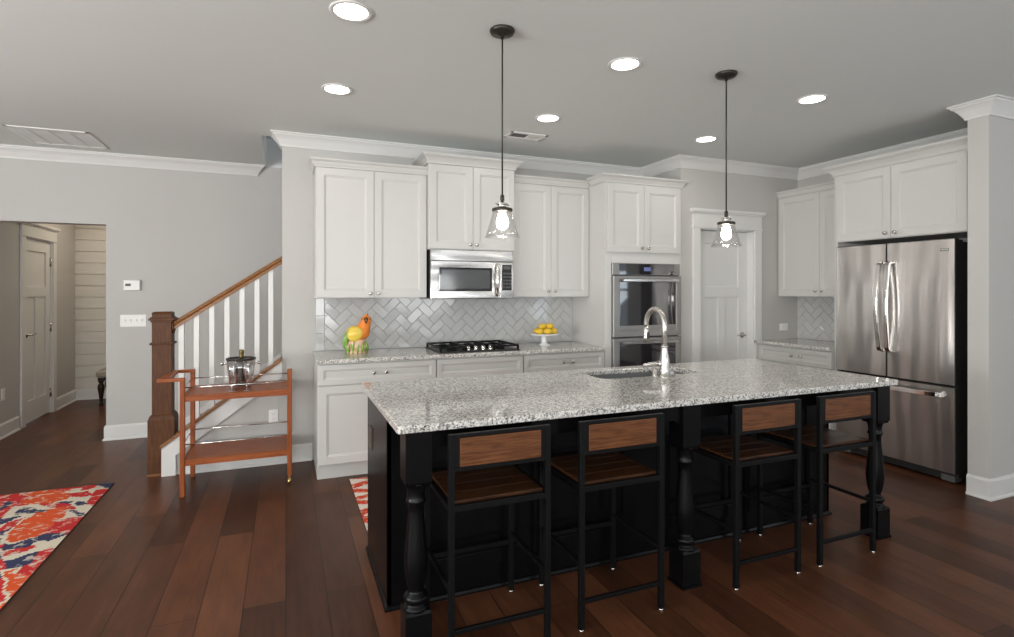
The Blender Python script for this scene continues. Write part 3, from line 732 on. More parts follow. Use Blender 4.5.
# ------------------------------------------------------------------ stools
def make_stool(x, y, label):
    """origin at floor, middle of the back"""
    root = thing('bar_stool', label, 'bar stool', (x, y, 0), 'bar stools along the island')
    W, D, H, p = 0.215, 0.385, 0.878, 0.0115
    for sx in (-1, 1):
        l = MB(); cx = x + sx * (W - p); l.box(cx - p, cx + p, y - p, y + p, 0.008, H); o = l.build('leg', M['iron'], root, 0.002)
        g = MB(); g.lathe([(0.011, 0), (0.012, .003), (0.010, .008)], (cx, y, 0), 12); g.build('glide', M['nickel'], o)
        l = MB(); l.box(cx - p, cx + p, y + D - p, y + D + p, 0.008, 0.592); o = l.build('leg', M['iron'], root, 0.002)
        g = MB(); g.lathe([(0.011, 0), (0.012, .003), (0.010, .008)], (cx, y + D, 0), 12); g.build('glide', M['nickel'], o)
    f = MB(); a, b_ = x - W + 2 * p, x + W - 2 * p
    f.box(a, b_, y - p, y + p, .582, .606); f.box(a, b_, y + D - p, y + D + p, .582, .592)
    for sx in (-1, 1): cx = x + sx * (W - p); f.box(cx - p, cx + p, y + p, y + D - p, .582, .606)
    f.build('seat_frame', M['iron'], root, 0.002)
    f = MB(); f.box(a, b_, y - .009, y + .009, .735, .752); f.box(a, b_, y - .009, y + .009, .862, .878)
    f.box(a, a + .020, y - .009, y + .009, .752, .864); f.box(b_ - .020, b_, y - .009, y + .009, .752, .864); f.build('back_frame', M['iron'], root, 0.002)
    f = MB(); f.box(a + .020, b_ - .020, y - .011, y + .009, .752, .862); f.build('backrest', M['back_wood'], root, 0.003)
    st = MB()
    q = (b_ - a) / 4
    for k in range(4): st.box(a + .001 + k * 0, b_ - .001, y + .016 + k * .09, y + .016 + (k + 1) * .09 - .002, .594, .616)
    st.build('seat', M['seat_wood'], root, 0.002)
    f = MB(); f.box(a, b_, y - .008, y + .008, .112, .130); f.build('stretcher', M['iron'], root, 0.002)
    f = MB(); f.box(a, b_, y + D - .010, y + D + .010, .228, .248); f.build('footrest', M['iron'], root, 0.002)
    for sx in (-1, 1):
        f = MB(); cx = x + sx * (W - p); f.box(cx - .008, cx + .008, y + p, y + D - p, .268, .286); f.build('stretcher', M['iron'], root, 0.002)
    return root
st0 = make_stool(0.787, 2.0, 'black bar stool nearest the left end of the island')
for x, y, rz, lab in ((1.351, 1.995, 0.0, 'second black bar stool from the island left end, left of the middle leg'),
                      (2.196, 1.995, 0.0, 'third black bar stool, just right of the island middle leg'),
                      (2.766, 2.0, 0.0, 'black bar stool beside the right island leg, toward the refrigerator')):
    c = copy_tree(st0); c.location = (x, y, 0); c.rotation_euler.z = rz; c['label'] = lab

# ------------------------------------------------------------------ appliances
mw = thing('microwave', 'stainless microwave mounted above the cooktop', 'microwave', (1.5, 4.66, 1.36))
T = tS(4.485); x0, x1, z0, z1 = 1.124, 1.876, 1.360, 1.775
b = MB(T); b.box(x0, x1, -(BW - 4.485) + .001, 0.0, z0, z1); b.build('housing', M['black_plastic'], mw, 0.003)
b = MB(T); b.stepped(x0, x1, 1.682, z1, [(0, .0005), (0, .012), (.004, .016)])
for k in range(3): pass
b.build('vent_panel', M['steel_h'], mw)
dx = 1.742
b = MB(T); b.stepped(x0, dx, z0, 1.680, [(0, .0005), (0, .026), (.004, .030), (.062, .030), (.066, .026)]); dr = b.build('door', M['steel_h'], mw)
b = MB(T); b.stepped(x0 + .072, dx - .072, z0 + .066, 1.680 - .052, [(0, .0262), (0, .029), (.003, .030)]); gl_ = b.build('door_glass', M['black_glass'], dr)
b = MB(T); b.stepped(x0 + .092, dx - .092, z0 + .086, 1.680 - .075, [(0, .0302), (0, .0308)]); b.build('window', M['mw_glass'], gl_)
b = MB(T); b.tube([(dx - .030, .030, 1.655), (dx - .031, .052, 1.645), (dx - .036, .066, 1.58), (dx - .038, .070, 1.52), (dx - .036, .066, 1.46), (dx - .031, .052, 1.40), (dx - .030, .030, 1.388)], 0.013, 12); b.build('handle', M['chrome'], dr)
b = MB(T); b.stepped(dx + .002, x1, z0, 1.680, [(0, .0005), (0, .026), (.004, .030)]); cp = b.build('control_panel', M['steel_h'], mw)
b = MB(T); b.stepped(dx + .022, x1 - .022, z0 + .07, 1.655, [(0, .0302), (0, .032)]); kp = b.build('keypad', M['black_glass'], cp)
b = MB(T); b.stepped(dx + .035, x1 - .035, 1.615, 1.645, [(0, .0322), (0, .033)]); b.build('display', M['slot'], kp)
b = MB(T)
for i in range(3):
    for j in range(5): b.stepped(dx + .032 + i * .026, dx + .050 + i * .026, 1.45 + j * .03, 1.466 + j * .03, [(0, .0322), (0, .0328)])
b.build('keys', M['slot'], kp)
b = MB(T); b.box(x0 + .05, x1 - .05, -.30, -.02, z0 - .004, z0 - .0005); b.build('filter', M['slot'], mw)

ov = thing('double_oven', 'stainless double wall oven with black glass doors', 'oven', (3.15, 4.5, .37))
T = tS(4.268); x0, x1 = 2.768, 3.536
b = MB(T); b.box(x0 + .006, x1 - .006, -.54, -.001, .365, 1.677); b.build('housing', M['black_plastic'], ov)
b = MB(T); b.stepped(x0, x1, 1.572, 1.684, [(0, .001), (0, .016), (.004, .020)]); cp = b.build('control_panel', M['dark_steel'], ov)
b = MB(T); b.stepped(x0 + .075, x1 - .075, 1.578, 1.678, [(0, .0202), (0, .022)]); pn = b.build('glass_panel', M['black_glass'], cp)
b = MB(T); b.stepped(3.115, 3.19, 1.612, 1.648, [(0, .0222), (0, .023)]); b.build('display', M['display'], pn)
for (d0, d1) in ((1.0, 1.565), (.372, .990)):
    b = MB(T); b.stepped(x0, x1, d0, d1, [(0, .001), (0, .036), (.004, .040), (.060, .040), (.062, .038)]); dr = b.build('door', M['dark_steel'], ov)
    b = MB(T); b.stepped(x0 + .068, x1 - .068, d0 + .105, d1 - .045, [(0, .0385), (0, .0405), (.002, .041)]); dg = b.build('door_glass', M['black_glass'], dr)
    b = MB(T); b.stepped(x0 + .068, x1 - .068, d0 + .062, d0 + .100, [(0, .0385), (0, .040), (.001, .0405)]); b.build('lower_rail', M['dark_steel'], dr)
    hz = d1 - .042
    b = MB(T); b.tube([(x0 + .078, .085, hz), (x1 - .078, .085, hz)], 0.0, flat=(.014, .014)); b.build('handle', M['steel_h'], dr, 0.005)
    b = MB(T)
    for hx in (x0 + .10, x1 - .10): b.box(hx - .012, hx + .012, .039, .075, hz - .010, hz + .010)
    b.build('handle_bracket', M['dark_steel'], dr, 0.002)

fr = thing('refrigerator', 'stainless french-door refrigerator with bottom freezer', 'refrigerator', (4.85, 2.91, 0))
T = tW(4.575); y0, y1 = 2.448, 3.375
b = MB(T); b.box(-y1 + .004, -y0 - .004, -.54, -.004, .045, 1.79); b.build('cabinet', M['fridge_side'], fr, 0.004)
ym = 2.938
for a, c in ((-y1, -ym - .003), (-ym + .003, -y0)):
    b = MB(T); b.stepped(a, c, .728, 1.812, [(0, 0), (0, .043), (.004, .046)]); b.m[:8] = [1] * 8; d_ = b.build('door', [M['steel_y'], M['fridge_side']], fr)
    hu = c - .030 if a < -3 else a + .030
    b = MB(T); sgn = -1 if a < -3 else 1
    hp = [(hu, .046, 1.66), (hu, .082, 1.645)] + [(hu + sgn * .006 * math.sin(PI * k / 10), .088 + .034 * math.sin(PI * k / 10), 1.63 - .66 * k / 10) for k in range(11)] + [(hu, .082, .950), (hu, .046, .935)]
    b.tube(hp, 0.0, flat=(.017, .012)); b.build('handle', M['chrome'], d_, 0.005)
    if a > -3:
        b = MB(T); b.stepped(c - .098, c - .040, 1.722, 1.742, [(0, .0462), (0, .0476)]); bd = b.build('badge', M['slot'], d_)
        b = MB(T)
        for k in range(6): b.box(c - .092 + k * .008, c - .088 + k * .008, .0477, .0481, 1.727, 1.737)
        b.build('badge_letters', M['chrome'], bd)
b = MB(T); b.stepped(-y1, -y0, .078, .716, [(0, 0), (0, .043), (.004, .046)]); b.m[:8] = [1] * 8; d_ = b.build('freezer_drawer', [M['steel_y'], M['fridge_side']], fr)
b = MB(T); hp = [(-y1 + .08, .046, .655), (-y1 + .085, .085, .655)] + [(-y1 + .10 + (y1 - y0 - .20) * k / 10, .090 + .022 * math.sin(PI * k / 10), .655) for k in range(11)] + [(-y0 - .085, .085, .655), (-y0 - .08, .046, .655)]
b.tube(hp, 0.0, flat=(.012, .017)); b.build('handle', M['chrome'], d_, 0.005)
b = MB(T); b.box(-y1 + .02, -y0 - .02, -.10, .005, .02, .07); b.build('grille', M['black_plastic'], fr)
for yy in (y0 + .06, y1 - .06):
    b = MB(T); b.lathe([(.022, 0), (.022, .012), (.012, .014), (.012, .05)], (-yy, -.05, 0), 14); b.box(-yy - .045, -yy + .045, -.06, .02, .015, .06); b.build('foot', M['slot'], fr)
for u in (-y1 + .05, -y0 - .05, -ym):
    b = MB(T); b.box(u - .035, u + .035, -.08, .03, 1.791, 1.806); b.build('hinge_cover', M['black_plastic'], fr, 0.003)

ck = thing('cooktop', 'black five-burner gas cooktop set in the granite worktop', 'cooktop', (1.51, 4.55, .915))
cx0, cx1, cy0, cy1 = 1.155, 1.875, 4.30, 4.79
b = MB(); b.loft([[(cx0 + i, cy0 + i, z), (cx1 - i, cy0 + i, z), (cx1 - i, cy1 - i, z), (cx0 + i, cy1 - i, z)] for i, z in ((0, .9155), (0, .920), (.010, .925))]); b.build('base_plate', M['black_plastic'], ck, 0.001)
for (bx_, by_, br_) in ((1.29, 4.42, .04), (1.29, 4.66, .045), (1.50, 4.60, .06), (1.73, 4.42, .035), (1.73, 4.66, .045)):
    b = MB(); b.lathe([(br_ * 1.2, .925), (br_ * 1.2, .931), (br_, .933), (br_, .944), (br_ * .7, .947)], (bx_, by_, 0), 20); b.build('burner', M['iron'], ck)
for gx0, gx1 in ((1.165, 1.395), (1.40, 1.625), (1.63, 1.865)):
    b = MB()
    gy0 = 4.315 if gx0 != 1.40 else 4.44
    for q0, q1, r0, r1 in ((gx0, gx0 + .014, gy0, 4.78), (gx1 - .014, gx1, gy0, 4.78), (gx0, gx1, gy0, gy0 + .014), (gx0, gx1, 4.766, 4.78), (gx0, gx1, 4.535, 4.549), ((gx0 + gx1) / 2 - .007, (gx0 + gx1) / 2 + .007, gy0, 4.78)):
        b.box(q0, q1, r0, r1, .950, .964)
    for px in (gx0 + .007, gx1 - .007):
        for py in (gy0 + .007, 4.773): b.box(px - .008, px + .008, py - .008, py + .008, .924, .951)
    b.build('grate', M['iron'], ck)
for k in range(4):
    b = MB(); kx = 1.425 + k * .066; b.lathe([(.021, .925), (.020, .930), (.017, .933), (.0155, .957), (.013, .960)], (kx, 4.375, 0), 18); b.box(kx - .003, kx + .003, 4.357, 4.393, .958, .964); b.build('knob', M['chrome'], ck)

# ------------------------------------------------------------------ things on the worktop
pr = thing('parrot_figurine', 'glazed yellow and orange parrot figurine on the worktop', 'figurine', (0.55, 4.62, .915))
px_, py_ = 0.552, 4.62
b = MB(); b.lathe([(.080, 0), (.084, .012), (.072, .03), (.066, .06), (.070, .09), (.060, .112), (.02, .122)], (px_ - .012, py_, .915), 20)
for k in range(9):
    a = 2 * PI * k / 9; b.sphere((px_ - .012 + .066 * math.cos(a), py_ + .066 * math.sin(a), .937 + .014 * (k % 3)), .024, 8, 6)
b.build('tree_stump', M['par_pink'], pr)
b = MB()
for k in range(14):
    a = 2 * PI * k / 14 + .2; hgt = .07 + .05 * ((k * 7) % 5) / 5; r0 = .076; c0x = px_ - .012
    b.tube([(c0x + r0 * math.cos(a), py_ + r0 * math.sin(a), .918), (c0x + (r0 + .014) * math.cos(a), py_ + (r0 + .014) * math.sin(a), .918 + hgt * .5), (c0x + (r0 + .004) * math.cos(a + .15), py_ + (r0 + .004) * math.sin(a + .15), .918 + hgt)], [.008, .010, .003], 6)
b.build('leaves', M['par_green'], pr)
def egg(rings, n=18):
    m = MB(); m.smooth = True
    m.loft([[(c[0] + rx * math.cos(2 * PI * k / n), c[1] + ry * math.sin(2 * PI * k / n), c[2]) for k in range(n)] for c, rx, ry in rings]); return m
egg([((px_ + dx, py_ + dy, z), rx, rx * .82) for dx, dy, z, rx in ((-.010, 0, 1.018, .04), (-.006, 0, 1.030, .072), (0, 0, 1.055, .088), (.010, 0, 1.085, .086), (.026, -.002, 1.112, .072), (.044, -.006, 1.137, .056), (.056, -.010, 1.160, .046), (.062, -.014, 1.182, .044), (.063, -.015, 1.202, .038), (.061, -.013, 1.216, .026), (.060, -.012, 1.222, .006))]).build('body', M['par_orange'], pr)
for sx in (-1, 1):
    b = MB(); b.sphere((px_ - .030, py_ + sx * .056, 1.075), .068, 14, 10, (1.0, .40, .85), Matrix.Rotation(-.6, 3, 'Y')); b.build('wing', M['par_yellow'], pr)
b = MB(); b.tube([(px_ - .05, py_, 1.09), (px_ - .085, py_ + .005, 1.05), (px_ - .105, py_ + .008, 1.00), (px_ - .108, py_ + .008, .95)], [.030, .034, .022, .006], 10); b.build('tail', M['par_green'], pr)
b = MB(); b.tube([(px_ + .056, py_ - .050, 1.192), (px_ + .054, py_ - .068, 1.186), (px_ + .054, py_ - .070, 1.158)], [.020, .016, .003], 10); b.build('beak', M['par_dark'], pr)
b = MB(); b.tube([(px_ + .062, py_ - .01, 1.212), (px_ + .070, py_ - .004, 1.228), (px_ + .080, py_, 1.240)], [.016, .010, .002], 8); b.build('crest', M['par_orange'], pr)
for sx in (-1, 1):
    b = MB(); b.sphere((px_ + .058 + sx * .032, py_ - .040, 1.196), .006, 8, 6); b.build('eye', M['par_dark'], pr)

cs = thing('cake_stand', 'white pedestal cake stand on the worktop near the ovens', 'cake stand', (2.255, 4.62, .915))
b = MB(); b.lathe([(.058, 0), (.056, .006), (.036, .014), (.026, .03), (.025, .075), (.034, .088), (.060, .094)], (2.255, 4.62, .915), 28); b.build('pedestal', M['ceramic'], cs)
b = MB(); b.lathe([(.055, .094), (.135, .098), (.140, .104), (.140, .110), (.132, .106), (.03, .103)], (2.255, 4.62, .915), 36); b.build('plate', M['ceramic'], cs)
lem = MB()
lem.smooth = True
lem.lathe([(.003, -.044), (.008, -.041), (.014, -.036), (.024, -.024), (.029, -.008), (.029, .008), (.024, .024), (.014, .036), (.007, .041), (.003, .043)], (0, 0, 0), 16, 'X')
def place_lemon(i, x, y, z, rz, label):
    global lem0
    if i == 0:
        lem0 = tag(lem.build('lemon', M['lemon']), label, 'lemon', 'lemons on the cake stand'); o = lem0
    else:
        o = lem0.copy(); COL.objects.link(o); o['label'] = label
    o.location = (x, y, z); o.rotation_euler = (0, 0, rz)
zc = .915 + .1045 + .029
LEM = [(-.072, -.045, 0, .2, 'yellow lemon at the front left of the cake stand'), (.005, -.06, 0, -.1, 'yellow lemon at the front middle of the cake stand'), (.078, -.04, 0, .5, 'yellow lemon at the right edge of the cake stand'),
       (-.055, .035, 0, -.4, 'yellow lemon at the back left of the cake stand'), (.035, .04, 0, .3, 'yellow lemon at the back right of the cake stand'),
       (-.028, -.012, .043, .15, 'upper left yellow lemon on the pile on the cake stand'), (.045, -.008, .043, -.2, 'upper right yellow lemon on the pile on the cake stand')]
for i, (a, b_, dz, rz, lab) in enumerate(LEM): place_lemon(i, 2.262 + a, 4.62 + b_, zc + dz, rz, lab)

# ------------------------------------------------------------------ wall plates
def plate(name, label, cat, T, u, z, w, h, kind, group=None):
    root = thing(name, label, cat, T(u, 0, z), group)
    b = MB(T); b.stepped(u - w / 2, u + w / 2, z - h / 2, z + h / 2, [(0, .0003), (0, .004), (.003, .006)]); b.build('cover_plate', M['plate'], root)
    if kind == 'outlet':
        for dz in (-.02, .02):
            b = MB(T); b.stepped(u - .015, u + .015, z + dz - .013, z + dz + .013, [(0, .0062), (0, .008), (.002, .009)]); so = b.build('socket', M['plate'], root)
            b = MB(T); b.box(u - .007, u - .005, .0091, .0095, z + dz - .004, z + dz + .006); b.box(u + .005, u + .007, .0091, .0095, z + dz - .004, z + dz + .006); b.build('slots', M['slot'], so)
    elif kind == 'switch':
        for k in (-1, 0, 1, 2)[:4]:
            cu = u + (k - .5) * .046
            b = MB(T); b.stepped(cu - .009, cu + .009, z - .024, z + .024, [(0, .0062), (0, .0075), (.001, .008)]); to = b.build('switch', M['plate'], root)
            b = MB(T); b.stepped(cu - .005, cu + .005, z - .002, z + .012, [(0, .0081), (0, .016), (.002, .018)]); b.build('toggle', M['plate'], to)
    return root
plate('outlet', 'white wall outlet above the short worktop by the refrigerator', 'outlet', tS(PW), 4.93, 1.04, .115, .075, 'none')
plate('outlet', 'white wall outlet behind the bar cart under the stairs', 'outlet', tS(BW), -.095, .39, .072, .115, 'outlet')
plate('outlet', 'white wall outlet low in the hall left of the door', 'outlet', tE(HX), 6.74, .42, .072, .115, 'outlet')
plate('switch_plate', 'white four-gang switch plate below the thermostat', 'light switch', tS(FW), -1.37, 1.137, .215, .118, 'switch')
th = thing('thermostat', 'white thermostat on the wall left of the stairs', 'thermostat', (-1.378, FW, 1.478))
b = MB(tS(FW)); b.stepped(-1.447, -1.310, 1.430, 1.530, [(0, .0003), (0, .022), (.006, .030)]); b.build('housing', M['plate'], th)
b = MB(tS(FW)); b.stepped(-1.430, -1.385, 1.472, 1.496, [(0, .0302), (0, .031)]); b.build('display', M['slot'], th)
b = MB(tS(FW)); b.stepped(-1.362, -1.342, 1.470, 1.500, [(0, .0302), (0, .033), (.002, .034)]); b.build('buttons', M['plate'], th)
# the pantry-side outlet is a horizontal duplex
oroot = [o for o in COL.objects if o.name.startswith('outlet') and o.type == 'EMPTY'][0]
for du in (-.02, .02):
    b = MB(tS(PW)); b.stepped(4.93 + du - .013, 4.93 + du + .013, 1.025, 1.055, [(0, .0062), (0, .008), (.002, .009)]); b.build('socket', M['plate'], oroot)

# ------------------------------------------------------------------ staircase
CAPZ = lambda x: .238 + .735 * (x + .894)
RAILZ = lambda x: 1.133 + .675 * (x + .846)
sw = MB()    # grey wall and white skirt under the open balustrade
xe = -0.03
sw.prism([(-.80, 0), (xe, 0), (xe, CAPZ(xe) - .03), (-.80, CAPZ(-.80) - .03)], lambda x, z: (x, BW, z), lambda x, z: (x, BW + .12, z))
struct('wall_stair_side', sw, M['wall'], 'grey triangular wall under the stair rail')
sk_ = MB(); sk_.prism([(-.885, 0.0), (-.79, 0), (-.79, CAPZ(-.79) - .16), (xe, CAPZ(xe) - .16), (xe, CAPZ(xe) - .026), (-.885, CAPZ(-.885) - .026)], lambda x, z: (x, BW - .022, z), lambda x, z: (x, BW - .001, z))
struct('trim_6', sk_, M['trim'], 'white sloping skirt board of the stairs')
stp = MB()
for k in range(10):
    xs = -.80 + k * .262
    if xs > 1.6: break
    stp.box(xs, 1.89, BW + .122, FW - .025, k * .19 + (0 if k == 0 else -.001), (k + 1) * .19 - .028)
struct('stair_risers', stp, M['trim'], 'white stair risers behind the balustrade')
tr_ = MB()
for k in range(10):
    xs = -.80 + k * .262
    if xs > 1.6: break
    tr_.box(xs - .03, min(1.89, xs + .27), BW + .122, FW - .025, (k + 1) * .19 - .027, (k + 1) * .19)
struct('stair_treads', tr_, M['oak_rail'], 'oak stair treads behind the balustrade')
fs = MB(); fs.prism([(-.95, 0), (-.6, 0), (1.88, 1.80), (1.88, 2.12), (-.95, .14)], lambda x, z: (x, FW - .02, z), lambda x, z: (x, FW - .001, z))
struct('trim_7', fs, M['trim'], 'white skirt board on the far side of the stairs')

rl = thing('stair_railing', 'oak newel post and handrail with white balusters beside the bar cart', 'stair railing', (-.895, 4.99, 0))
nx, ny = -.895, 4.992
b = MB(); b.loft([[(nx + sx * q, ny + sy * q, z) for sx, sy in ((-1, -1), (1, -1), (1, 1), (-1, 1))] for q, z in ((.090, 0), (.090, .425), (.080, .455), (.068, .468), (.066, .475), (.066, 1.245))])
for z0, z1, q in ((1.006, 1.024, .078), (1.012, 1.018, .082), (1.182, 1.196, .074), (1.196, 1.212, .086), (1.212, 1.222, .078)): b.box(nx - q, nx + q, ny - q, ny + q, z0, z1)
b.loft([[(nx + sx * q, ny + sy * q, z) for sx, sy in ((-1, -1), (1, -1), (1, 1), (-1, 1))] for q, z in ((.066, 1.245), (.068, 1.25), (.060, 1.262))])
b.build('newel_post', M['oak'], rl, 0.002)
b = MB(); b.box(nx - .092, nx + .01, ny - .100, ny - .090, 0, .016); b.build('shoe', M['oak_rail'], rl)
HRP = [(-.032, -.028), (.032, -.028), (.032, -.008), (.026, .0), (.034, .010), (.030, .026), (.014, .036), (-.014, .036), (-.030, .026), (-.034, .010), (-.026, .0), (-.032, -.008)]
b = MB(); ry = 4.975
b.loft([[(x, ry + p[0], RAILZ(x) + p[1] * 1.05) for p in HRP] for x in (-.835, -.06, .25)])
b.build('handrail', M['oak_rail'], rl)
b = MB(); b.sphere((-.822, ry, RAILZ(-.822) - .005), .048, 14, 8, (.25, 1, 1.2)); b.build('rosette', M['oak'], rl)
b = MB(); b.prism([(-.894, CAPZ(-.894) - .026), (xe, CAPZ(xe) - .026), (xe, CAPZ(xe)), (-.894, CAPZ(-.894))], lambda x, z: (x, BW - .036, z), lambda x, z: (x, BW + .018, z))
b.prism([(-.83, CAPZ(-.83) - .026), (xe, CAPZ(xe) - .026), (xe, CAPZ(xe)), (-.83, CAPZ(-.83))], lambda x, z: (x, BW + .018, z), lambda x, z: (x, BW + .135, z))
b.build('shoe_rail', M['oak_rail'], rl, 0.003)
for bx_ in (-.768, -.662, -.554, -.444, -.334, -.222, -.117):
    h_ = .019; b = MB()
    b.prism([(bx_ - h_, CAPZ(bx_ - h_) - .004), (bx_ + h_, CAPZ(bx_ + h_) - .004), (bx_ + h_, RAILZ(bx_ + h_) - .027), (bx_ - h_, RAILZ(bx_ - h_) - .027)], lambda x, z: (x, ry - h_, z), lambda x, z: (x, ry + h_, z))
    b.build('baluster', M['trim'], rl, 0.002)

# ------------------------------------------------------------------ bar cart
ct = thing('bar_cart', 'teak two-tier bar cart beside the newel post', 'bar cart', (-.32, 4.55, 0))
cxl, cxr, cyn, cyf = -.663, .025, 4.33, 4.78
h_ = .016
for x, y, z0, z1 in ((cxl, cyn, 0, .804), (cxl, cyf, 0, .804), (cxr, cyn, .062, .850), (cxr, cyf, .062, .782)):
    b = MB(); b.box(x - h_, x + h_, y - h_, y + h_, z0, z1); b.build('leg', M['teak_z'], ct, 0.004)
for y in (cyn, cyf):
    c = MB(); c.tube([(cxr, y, .062), (cxr, y, .046)], .006, 8); c.box(cxr - .010, cxr + .010, y - .008, y + .008, .024, .048)
    cc = c.build('caster', M['brass'], ct)
    c = MB(); c.lathe([(.014, -.009), (.019, -.009), (.021, -.005), (.021, .005), (.019, .009), (.014, .009)], (cxr - .004, y, .0212), 20, 'X'); c.build('wheel', M['brass'], cc)
b = MB(); b.tube([(cxl + .016, cyn, .812), (-.782, cyn, .812), (-.772, cyf, .812), (cxl + .016, cyf, .812)], 0.0, flat=(.017, .012)); b.build('handle', M['teak'], ct, 0.004)
for zt, zr, lab in ((.700, .755, 'top'), (.255, .360, 'low')):
    b = MB(); b.box(cxl + h_, cxr - h_, cyn + .010, cyf - .010, zt - .016, zt)
    b.box(cxl + h_, cxr - h_, cyn - .010, cyn + .010, zt - .042, zt - .002); b.box(cxl + h_, cxr - h_, cyf - .010, cyf + .010, zt - .042, zt - .002)
    b.box(cxl - .010, cxl + .010, cyn + h_, cyf - h_, zt - .042, zt - .002); b.box(cxr - .010, cxr + .010, cyn + h_, cyf - h_, zt - .042, zt - .002)
    b.build('shelf', M['teak'], ct, 0.002)
    for pts in ([(cxl, cyn, zr), (cxr, cyn, zr)], [(cxl, cyf, zr), (cxr, cyf, zr)], [(cxl, cyn, zr), (cxl, cyf, zr)]):
        b = MB(); b.tube(pts, .0045, 8); o = b.build('gallery_rail', M['chrome'], ct)
# ice bucket, bottle, flutes
ZS = .700
bx_, by_ = -.312, 4.52
bk = thing('ice_bucket', 'clear ice bucket with dark rim on the bar cart', 'ice bucket', (bx_, by_, ZS))
b = MB(); b.lathe([(.066, .002), (.072, .004), (.080, .05), (.094, .15), (.100, .215), (.097, .215), (.091, .15), (.077, .05), (.069, .012), (.01, .010)], (bx_, by_, ZS), 36, cap=False); b.build('bucket', M['bucket_glass'], bk)
b = MB(); b.lathe([(.099, .212), (.103, .214), (.103, .224), (.097, .226), (.094, .222), (.094, .214)], (bx_, by_, ZS), 36, cap=False); rim = b.build('rim', M['bronze'], bk)
for sx in (-1, 1):
    b = MB(); b.tube([(bx_ + sx * .093, by_, ZS + .185), (bx_ + sx * .118, by_, ZS + .185)], .006, 8); b.sphere((bx_ + sx * .124, by_, ZS + .185), .013, 12, 8); b.build('handle', M['chrome'], bk)
bo = thing('champagne_bottle', 'dark champagne bottle standing in the clear ice bucket', 'bottle', (bx_, by_, ZS + .012))
b = MB(); b.lathe([(.038, .002), (.043, .006), (.043, .155), (.039, .175), (.026, .195), (.018, .212)], (bx_ + .004, by_ + .004, ZS + .012), 24); b.build('bottle_body', M['bottle'], bo)
b = MB(); b.lathe([(.0185, .209), (.0170, .225), (.0160, .245), (.0175, .251), (.0180, .263), (.0150, .273), (.004, .275)], (bx_ + .004, by_ + .004, ZS + .012), 20); b.build('foil', M['foil'], bo)
def make_flute(x, y, label):
    r = thing('champagne_flute', label, 'glass', (x, y, ZS), 'flutes on the bar cart')
    b = MB(); b.lathe([(.030, .0005), (.030, .003), (.008, .007), (.004, .012), (.0035, .075), (.006, .082)], (x, y, ZS), 20); b.build('stem', M['flute_glass'], r)
    b = MB(); b.lathe([(.005, .082), (.013, .095), (.020, .120), (.024, .16), (.0235, .20), (.0225, .20), (.0228, .16), (.019, .121), (.012, .098), (.004, .088)], (x, y, ZS), 24, cap=False); b.build('bowl', M['flute_glass'], r)
    return r
f0 = make_flute(-.362, 4.385, 'left champagne flute before the ice bucket')
f1 = copy_tree(f0); f1.location = (-.264, 4.375, ZS); f1['label'] = 'right champagne flute before the ice bucket'

